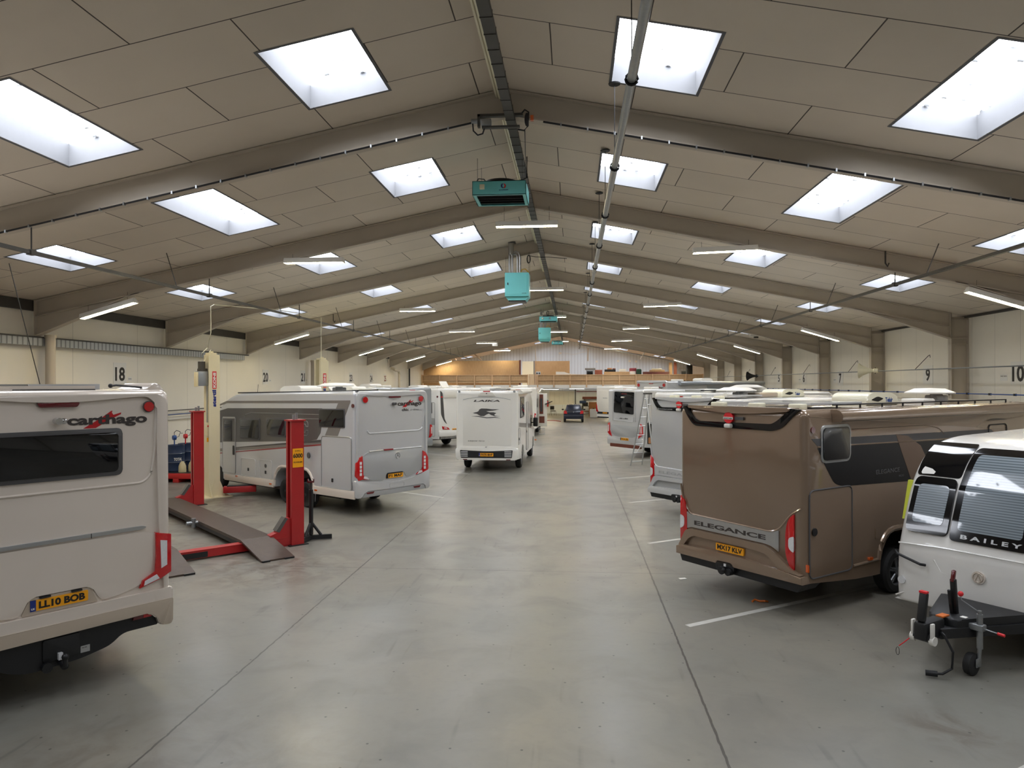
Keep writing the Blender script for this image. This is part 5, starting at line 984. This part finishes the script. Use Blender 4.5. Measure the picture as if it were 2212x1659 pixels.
# --- white caravan, front corner towards the camera
V = Vehicle('caravan', 'white touring caravan with black wraparound front windows, right picture edge', 'caravan', 5.99, 9.03, 36, W=2.24)
PR = [(0, .38, .05), (-.02, .62, .1), (.0, 1.05, .2), (.06, 1.25, .2), (.3, 1.9, .5), (.52, 2.2, .3), (.84, 2.42, .3), (1.3, 2.5, .3), (6.4, 2.6, .2), (6.6, 1.2, .2), (6.6, .4, .1), (4.2, .38), (4.1, .7, .2), (3.3, .7, .2), (3.2, .38), (1.6, .38)]
V.body(PR, 'white', .16, .5)
V.under(6.4, .3, .5)
prof = [(-.02, .62), (0, 1.05), (.055, 1.25), (.16, 1.55), (.31, 1.9), (.5, 2.16), (.64, 2.29), (.84, 2.4), (1.0, 2.45)]
def fy(z):
    for (y0, z0), (y1, z1) in zip(prof, prof[1:]):
        if z <= z1: return y0+(y1-y0)*max(0, (z-z0))/(z1-z0)
    return prof[-1][0]
def patch(name, pts, m, d=.01, parent=None, back=-.02):
    """panel that follows the raked front: polygon sliced into strips, then laid on the profile"""
    b = B(); f = b.b.faces.new([b.b.verts.new((a, 0, c)) for a, c in pts])
    for i in range(1, 60):
        z = .5+i*.04; bmesh.ops.bisect_plane(b.b, geom=b.b.verts[:]+b.b.edges[:]+b.b.faces[:], plane_co=(0, 0, z), plane_no=(0, 0, 1))
    r = bmesh.ops.extrude_face_region(b.b, geom=b.b.faces[:]); top = [v for v in r['geom'] if isinstance(v, bmesh.types.BMVert)]; ts = set(top)
    for v in b.b.verts:
        z = v.co.z; e = .02; sl = (fy(z+e)-fy(z-e))/(2*e); n = Vector((0, -1, sl)).normalized(); edge = max(0, abs(v.co.x)-(V.W/2-.16))
        cy = .16-math.sqrt(max(0, .16**2-edge**2)); v.co = Vector((v.co.x, fy(z)+cy, z))+n*(d if v in ts else back)
    return b.build(name, m, parent or V.t, smooth=30)
o = patch('front_window', rr(-.44, 1.27, .44, 2.38, .06), 'gloss', .02); patch('blind', rr(-.36, 1.4, .36, 2.3, .05), 'blind', .024, o)
for z_ in (0,): text('B A I L E Y', 'window_text', 'alu', lambda a, c, d: Vector((a, fy(c)-.022-d, c)), (-.31, 1.315, .37, 1.365), o, .002, .03)
for sx in (-1, 1):
    P = lambda x0, z0, x1, z1, r: [(sx*a, c) for a, c in rr(x0, z0, x1, z1, r)]
    o = patch('corner_window', P(.47, 1.3, 1.0, 1.99, .08), 'gloss', .03); patch('blind', P(.54, 1.42, .93, 1.9, .06), 'blind', .034, o)
    patch('upper_panel', P(.46, 2.01, 1.03, 2.42, .05), 'gloss', .015)
    V.add(B().tube([(sx*1.07, -.04, 1.03), (sx*1.02, -.09, 1.01), (sx*.72, -.09, .93), (sx*.68, -.04, .92)], .018, 8).build('grab_handle', 'blackp', V.t))
    V.add(B().cyl((sx*1.0, .0, .66), (sx*1.0, -.03, .66), .05, n=18).build('marker_light', 'whitelens', V.t))
o = V.add(B().cyl((-.06, .02, .9), (-.06, -.03, .9), .075, n=24).build('round_badge', 'champ', V.t)); V.add(B().tube([(-.06+.055*math.cos(q*PI/10), -.032, .9+.055*math.sin(q*PI/10)) for q in range(20)], .006, 4, True).cyl((-.06, -.03, .94), (-.09, -.03, .86), .006).cyl((-.06, -.03, .94), (-.03, -.03, .86), .006).build('badge_mark', 'champd', o))
for pts in ([(-1.09, .44), (-.98, .5), (-.8, .52), (-.6, .56), (-.4, .585), (0, .6), (.4, .585), (.8, .52), (1.09, .44)], [(-.6, 1.0), (-.5, .86), (.3, .74), (.5, .8), (.62, 1.0)], [(-1.05, 1.14), (-.5, 1.17), (.5, 1.17), (1.05, 1.14)]): V.line('panel_swage', pts, 'white', .012, d=-.002)
V.poly('side_cover', [(.22, 1.42), (.25, 1.42), (.4, 1.93), (.36, 1.93)], 'lime', 'left', -.05, .012)
# A-frame, coupling, jockey wheel
o = V.add(B().prism([(-.62, .2), (-.09, -1.12), (.09, -1.12), (.62, .2)], lambda a, c, d: (a, c, .46+d), -.05, .06, .01).build('a_frame', 'blackp', V.t)); V.add(B().prism(arcs([(-.5, .0, .05), (-.15, -.95, .08), (.15, -.95, .08), (.5, .0, .05)]), lambda a, c, d: (a, c, .52+d), 0, .09, .03).build('frame_cover', 'blackp', o))
V.add(B().bx(-.04, .04, -1.0, -.86, .61, .625).build('warning_sticker', 'orange', V.t, smooth=0)); V.add(B().bx(.12, .18, -.8, -.74, .605, .615).build('sticker', 'paper', V.t, smooth=0))
o = V.add(B().bx(-.07, .07, -1.4, -1.0, .42, .62, .03).cyl((-.09, -1.32, .45), (.09, -1.32, .45), .05).build('hitch_head', 'blackp', V.t)); V.add(B().box((0, -1.33, .78), (.09, .06, .32), .02, rx=-.2).build('hitch_handle', 'blackp', o)); V.add(B().cyl((-.13, -1.32, .43), (-.08, -1.32, .43), .05).cyl((.08, -1.32, .43), (.13, -1.32, .43), .05).bx(-.12, -.09, -1.36, -1.3, .43, .62, .01).bx(.09, .12, -1.36, -1.3, .43, .62, .01).build('friction_pad', 'offw', o)); V.add(B().bx(-.04, .04, -1.335, -1.28, .93, .95).build('handle_tip', 'sred', o))
o = V.add(B().box((.02, -.72, .8), (.06, .05, .42), .01, rx=.12).box((-.0, -.76, .72), (.03, .03, .34), .005, rx=.2).build('handbrake', 'blackp', V.t)); V.add(B().box((.02, -.74, 1.04), (.045, .045, .14), .015, rx=-.25).build('brake_grip', 'redlensd', o))
jx, jy = .3, -.74
o = V.add(B().cyl((jx, jy, .3), (jx, jy, .68), .032, n=14).cyl((jx, jy, .68), (jx, jy, .72), .02).bx(jx-.16, jx+.05, jy-.05, jy+.05, .5, .57, .01).build('jockey_post', 'steel', V.t))
V.add(B().tube([(jx, jy, .7), (jx-.06, jy-.06, .76), (jx-.14, jy-.1, .82), (jx-.15, jy-.1, .86)], .006, 6).build('winding_handle', 'steel', o)); V.add(B().sph((jx-.15, jy-.1, .885), .03).build('winding_knob', 'sred', o))
V.add(B().tube([(jx+.03, jy, .53), (jx+.12, jy-.02, .53), (jx+.2, jy-.02, .525)], .008, 6).build('clamp_lever', 'steel', o)); V.add(B().cyl((jx+.19, jy-.02, .525), (jx+.26, jy-.02, .52), .016).build('lever_tip', 'sred', o))
V.add(B().lathe([(.04, -.05), (.09, -.05), (.12, -.035), (.125, 0), (.12, .035), (.09, .05), (.04, .05)], 22, (jx-.06, jy-.06, .125), 'X').build('jockey_tyre', 'rubber', V.t)); V.add(B().bx(jx-.005, jx+.012, jy-.09, jy+.02, .1, .2, .01).cyl((jx-.1, jy-.06, .125), (jx+.02, jy-.06, .125), .012).cyl((jx-.003, jy-.02, .16), (jx, jy, .32), .022).build('wheel_fork', 'steel', V.t))
V.add(B().tube([(.05, -1.1, .5), (.12, -1.12, .46), (.2, -1.1, .3), (.2, -1.12, .12), (.14, -1.2, .06), (.08, -1.24, .05)], .014, 7).build('tow_cable', 'cable', V.t)); V.add(B().cyl((.1, -1.22, .05), (.0, -1.28, .045), .032, n=12).build('cable_plug', 'blackp', V.t))
V.add(B().tube([(-.1, -1.3, .45), (-.2, -1.35, .33), (-.25, -1.36, .28)], .006, 5).build('breakaway_cable', 'sred', V.t)); V.add(B().tube([(-.26+.02*math.cos(a_*PI/5), -1.37, .22+.045*math.sin(a_*PI/5)) for a_ in range(10)], .004, 4, True).build('cable_clip', 'dark', V.t))
for sx in (-1, 1): wheel(V.t, sx*.98, 3.7, .32, .2, 'alloy', sx)
V.add(B().bx(-.1, .7, 2.1, 2.9, 2.5, 2.62, .05).build('roof_light', 'creamroof', V.t)); V.add(B().bx(-.02, .62, 2.18, 2.82, 2.62, 2.66, .02).build('roof_light_dome', 'purp', V.t))

# ------------------------------------------------------------------ lifts and workshop kit on the left
t = thing('four_post_lift', 'red four post lift with two dark ramps behind the champagne motorhome', 'vehicle lift', (-4.55, 14.14, 0), math.radians(135.3-90))
PS = 3.35
def post(x, y, lab=None):
    o = B().prism([(-.135, -.13), (.135, -.13), (.135, .13), (.06, .13), (.06, .08), (.09, .08), (.09, -.08), (-.09, -.08), (-.09, .08), (-.06, .08), (-.06, .13), (-.135, .13)], (lambda a, c, d: (x+(c if x > -1 else -c), y+a, d)) if False else (lambda a, c, d: (x-c if x > -1 else x+c, y+a, d)), 0, 2.5).build('post', 'lred', t, smooth=0)
    B().bx(x-.16, x+.16, y-.16, y+.16, 2.5, 2.53).build('post_cap', 'lred', o, smooth=0); [B().cyl((x+p, y+p, 2.53), (x+p, y+p, 2.63+h_), .028).build('cable_anchor', 'steel', o) for p, h_ in ((-.05, 0), (.05, .03))]; B().bx(x-.2, x+.2, y-.2, y+.2, 0, .015).build('base_plate', 'blackp', o, smooth=0); return o
P0 = post(0, 0); post(-PS, 0); post(0, 6.3); post(-PS, 6.3)
# rating label on the near post, facing back down the hall
f = lambda a, c, d: (a, -.135-d, c)
q_ = B().prism(rr(-.11, 1.57, .11, 1.95, .01), f, 0, .006).build('rating_label', 'yellow', P0, smooth=0)
text('6000', 'label_text', 'black', f, (-.1, 1.76, .1, 1.85), P0, .002, .03, d0=.006); text('S.W.L', 'label_text', 'black', f, (-.06, 1.89, .06, 1.915), P0, .002, .02, d0=.006); text('KILOGRAMS', 'label_text', 'black', f, (-.09, 1.66, .09, 1.69), P0, .002, .02, d0=.006)
for y in (0, 6.3):
    o = B().bx(-PS+.1, -.1, y-.1, y+.1, .03, .17).build('cross_beam', 'lred', t, smooth=0); B().bx(-PS+.1, -.1, y-.105, y+.105, .17, .18).build('beam_top', 'lred' if y else 'lred', o, smooth=0)
    B().bx(-2.55, -1.75, y-.112, y-.1, .04, .14).build('beam_plate', 'blackp', o, smooth=0)
    for x, s in ((-.13, -1), (-PS+.13, 1)): B().prism([(0, 0), (0, .55), (s*.1, .55), (s*.28, .3), (s*.42, .25), (s*.42, 0)], lambda a, c, d: (x+a, y+d, c), -.09, .09).build('carriage', 'lred', o, smooth=0); B().prism([(s*.06, .55), (s*.12, .58), (s*.3, .33), (s*.24, .29)], lambda a, c, d: (x+a, y+d, c), -.092, .092).build('carriage_guard', 'decal', o, smooth=0)
for x in (-.8, -2.57):
    o = B().bx(x-.31, x+.31, .0, 6.4, .18, .24).build('runway', 'ramp', t, smooth=0); B().bx(x-.3, x-.27, .0, 6.4, .1, .18).bx(x+.27, x+.3, .0, 6.4, .1, .18).build('runway_flange', 'blackp', o, smooth=0)
    B().prism([(-1.08, .0), (-1.08, .03), (.0, .24), (.0, .2)], lambda a, c, d: (x+d, a, c), -.31, .31).build('approach_ramp', 'ramp', o, smooth=0); B().bx(x-.3, x-.16, -1.11, -1.07, .0, .03).bx(x+.12, x+.3, -1.11, -1.07, .0, .03).build('ramp_roller', 'blackp', o, smooth=0)
B().cyl((-1.2, 2.6, .1), (-1.2, 2.6, .3), .05).cyl((-1.35, 2.6, .2), (-1.1, 2.6, .2), .04).build('ramp_pulley', 'steel', t)
# black jack stand
t = thing('jack_stand', 'tall black tripod jack stand beside the near red post', 'stand', (-4.36, 14.52, 0), .2)
B().cyl((0, 0, .12), (0, 0, 1.05), .045, n=12).build('outer_tube', 'blackp', t); B().cyl((0, 0, 1.05), (0, 0, 1.2), .03).build('inner_tube', 'dark', t); B().bx(-.06, .06, -.05, .05, 1.2, 1.23).bx(-.07, -.05, -.05, .05, 1.2, 1.27).bx(.05, .07, -.05, .05, 1.2, 1.27).build('saddle', 'redlensd', t, smooth=0)
for a in (0.15, 2.25, 4.3): B().box((.2*math.cos(a), .2*math.sin(a), .06), (.44, .07, .09), 0, rz=a).cyl((0, 0, .38), (.2*math.cos(a), .2*math.sin(a), .1), .03, n=8).build('foot', 'blackp', t)
B().tube([(.05, 0, 1.0), (.09, 0, .95), (.08, 0, .8)], .008, 5).build('locking_pin', 'steel', t)
# cream two post lift
for i, (x, y, lb) in enumerate(((-9.36, 19.95, 'tall cream lift column with motor, beside the silver motorhome'), (-7.75, 24.6, 'second cream lift column behind the silver motorhome'))):
    t = thing('lift_column', lb, 'vehicle lift', (x, y, 0), math.radians(141.5-90), group='cream lift columns'); s = 1 if i == 0 else -1
    B().prism([(-.12*s, -.2), (-.12*s, .2), (.16*s, .2), (.16*s, .12), (.12*s, .12), (.12*s, .16), (-.08*s, .16), (-.08*s, -.16), (.12*s, -.16), (.12*s, -.12), (.16*s, -.12), (.16*s, -.2)], lambda a, c, d: (a, c, d), 0, 4.1).build('column', 'lcream', t, smooth=0)
    B().prism([(-.16, 0), (.16, 0), (.16, 4.06), (-.16, 4.06)], lambda a, c, d: (a, -.2-d, c), 0, .02).build('front_cover', 'lcream', t, smooth=0)
    B().bx(-.45, .45, -.42, .42, 0, .025).build('base_plate', 'lcream', t, smooth=0); B().prism([(-.16, .02), (.42, .02), (.3, .1), (.16, .45), (.0, .5)], lambda a, c, d: (a, -.22-d, c), 0, .015).prism([(-.2, .02), (-.42, .02), (-.2, .45)], lambda a, c, d: (d-.16, a*1.0-.0, c), 0, .015).build('foot_gusset', 'lcream', t, smooth=0)
    f = lambda a, c, d: (-c+.0, -.221-d, a)     # lettering runs up the column
    g1 = lambda a, c, d: (-(c-.0), -.221-d, a)
    B().prism([(3.12, -.06), (3.62, -.06), (3.62, .06), (3.12, .06)], f, 0, .004).build('maker_panel', 'sred', t, smooth=0); text('KONI', 'maker_text', 'paper', f, (3.15, -.04, 3.58, .04), t, .002, .05, d0=.004); text('stertil', 'maker_text', 'sblue', f, (2.6, -.05, 3.09, .06), t, .003, .05)
    B().bx(-.1, .1, -.15, .15, 4.1, 4.16).cyl((0, -.1, 4.16), (0, -.1, 4.2), .03).cyl((.05, .08, 4.16), (.05, .08, 4.2), .03).build('top_fitting', 'lcream', t, smooth=0)
    if i == 0:
        o = B().bx(-.42, -.14, -.14, .1, 3.2, 3.62, .02).build('power_unit', 'greypaint', t); B().cyl((-.28, -.02, 3.62), (-.28, -.02, 3.9), .1, n=16).bx(-.36, -.14, -.1, .1, 3.58, 3.7, .01).build('motor', 'dark', o); B().bx(-.46, -.41, -.12, .08, 3.18, 3.6, .01).build('unit_cover', 'lcream', o)
        B().tube([(-.3, 0, 3.9), (-.25, 0, 4.15), (-.1, 0, 4.3), (0, 0, 4.75), (0, 0, 5.3), (.0, 0, 5.5), (.05, -.1, 5.55), (1.4, -.3, 5.52)], .014, 6).tube([(-.2, 0, 3.9), (-.1, 0, 4.1), (0, 0, 4.25)], .01, 5).build('power_cable', 'cream', t)
        o = B().bx(-.2, -.12, -.16, -.04, 1.75, 2.15, .01).build('switch_box', 'lcream', t); B().cyl((-.16, -.17, 2.05), (-.16, -.16, 2.05), .025).build('stop_button', 'sred', o); B().bx(-.2, -.15, -.17, -.16, 1.6, 1.72).build('warning_sticker', 'yellow', o, smooth=0)
        B().cyl((-.16, -.1, 2.1), (-.16, -.1, 3.6), .015).build('conduit', 'greypaint', t)
    else: B().tube([(0, 0, 4.1), (0, 0, 5.6), (-.3, 0, 5.65), (-2.4, -.2, 5.75)], .012, 5).build('power_cable', 'cream', t)
    o = B().box((.62*s, -.5, .2), (.9, .26, .18), .02, rz=-.5*s).build('lift_arm', 'lred', t); B().box((.62*s, -.5, .3), (.7, .2, .03), .01, rz=-.5*s).build('arm_top', 'blackp', o)
# oil drums in their red spill pallet by the left wall
t = thing('spill_pallet', 'red plastic spill pallet under the blue drums', 'pallet', (-12.05, 23.5, 0)); b = B(); b.bx(-.65, .8, -.85, .85, .12, .3, .02)
for x in (-.6, .05, .7): b.bx(x-.1 if x > -.5 else x-.05, x+.1, -.85, .85, 0, .13, .01)
b.build('pallet', 'pallet', t); B().bx(-.6, .75, -.8, .8, .29, .305).build('grate', 'blackp', t, smooth=0)
def drum(x, y, lb, pump, txt):
    t = thing('oil_drum', lb, 'drum', (x, y, .31), .9, group='blue oil drums on the spill pallet')
    pr = [(0, 0), (.28, 0), (.29, .02), (.285, .04), (.285, .28), (.295, .3), (.285, .32), (.285, .58), (.295, .6), (.285, .62), (.285, .86), (.29, .88), (.27, .88), (.26, .85), (0, .85)]
    B().lathe(pr, 28).build('barrel', 'navy', t)
    for i, z in enumerate((.3, .6)): B().tube([(.294*math.cos(q*PI/14), .294*math.sin(q*PI/14), z) for q in range(28)], .004, 4, True).build('hoop', 'greypaint', t)
    if txt: text(txt, 'drum_text', 'paper', lambda a, c, d: (math.sin(a/.287)*(.289+d), -math.cos(a/.287)*(.289+d), c), (-.16, .36, .1, .46), t, .002, .03)
    if pump: o = B().cyl((0, .1, .85), (0, .1, 1.05), .02).cyl((-.05, .1, 1.12), (.05, .1, 1.12), .08, n=16).build('hand_pump', pump, t); B().tube([(0, .1, 1.18), (0, .1, 1.3), (.05, .05, 1.36), (.14, 0, 1.33), (.16, 0, 1.28)], .012, 6).tube([(.05, .1, 1.12), (.15, .1, 1.15), (.18, .1, 1.25), (.28, .1, 1.26)], .01, 6).build('pump_spout', 'dark', o)
drum(-12.4, 23.35, 'dark blue oil drum with blue hand pump, nearer the camera', 'hose', 'TOTAL'); drum(-12.38, 24.02, 'dark blue oil drum with red hand pump, rear right', 'sred', '')
for x, y, lb in ((-11.95, 22.98, 'yellowed plastic jug on the red pallet, left'), (-11.76, 23.25, 'yellowed plastic funnel jug on the red pallet, right')):
    t = thing('oil_jug', lb, 'jug', (x, y, .31), .4, group='oil jugs'); B().lathe([(0, 0), (.12, 0), (.125, .03), (.12, .2), (.08, .3), (.05, .34), (.05, .36), (0, .36)], 18).build('jug', 'jug', t); B().tube([(.05, 0, .33), (.12, 0, .3), (.14, 0, .2), (.12, 0, .12)], .012, 6).build('handle', 'blackp', t)
tag(B().lathe([(0, 0), (.1, 0), (.14, .3), (.15, .3), (.16, .33), (0, .33)], 20, (-11.85, 23.65, .31)).build('bucket', 'blackp'), 'black bucket on the red pallet by the jugs', 'bucket')
# aluminium trestle ladder
t = thing('ladder', 'aluminium trestle ladder beside the silver motorhome', 'ladder', (3.59, 28.73, 0), math.radians(-143))
for nm, y0, y1, w0, w1 in (('front_section', 0, .62, .3, .13), ('rear_section', 1.35, .7, .3, .13)):
    o = B().cyl((-w0, y0, 0), (-w1, y1, 2.85), .026, n=8).cyl((w0, y0, 0), (w1, y1, 2.85), .026, n=8).build(nm, 'alu', t)
    n = 8 if y0 == 0 else 4
    for i in range(n):
        f_ = (i+.4)/n; ww = w0+(w1-w0)*f_; B().cyl((-ww, y0+(y1-y0)*f_, 2.85*f_), (ww, y0+(y1-y0)*f_, 2.85*f_), .016, n=6).build('rung', 'alu', o)
B().bx(-.16, .16, .58, .74, 2.82, 2.88).build('top_cap', 'dark', t, smooth=0); B().cyl((-.26, .1, .9), (.26, .1, .3), .012, n=6).build('brace', 'alu', t)
# litter on the floor
tag(B().tube([(3.72, 10.88, .012), (3.77, 10.92, .03), (3.83, 10.9, .015), (3.9, 10.86, .03), (3.95, 10.9, .012)], .015, 6).build('tape_scrap', 'orange'), 'crumpled orange tape scrap on the floor by the bronze motorhome', 'tape')
tag(B().box((2.89, 12.1, .004), (.12, .08, .004), 0, rz=.3).build('paper_scrap', 'paper', smooth=0), 'small white card lying on the floor near the bronze motorhome', 'paper')
tag(B().box((-1.2, 41, .03), (.4, .2, .05), .01, rz=.3).build('cloth', 'orange'), 'small orange mat on the floor beyond the dog emblem motorhome', 'mat')
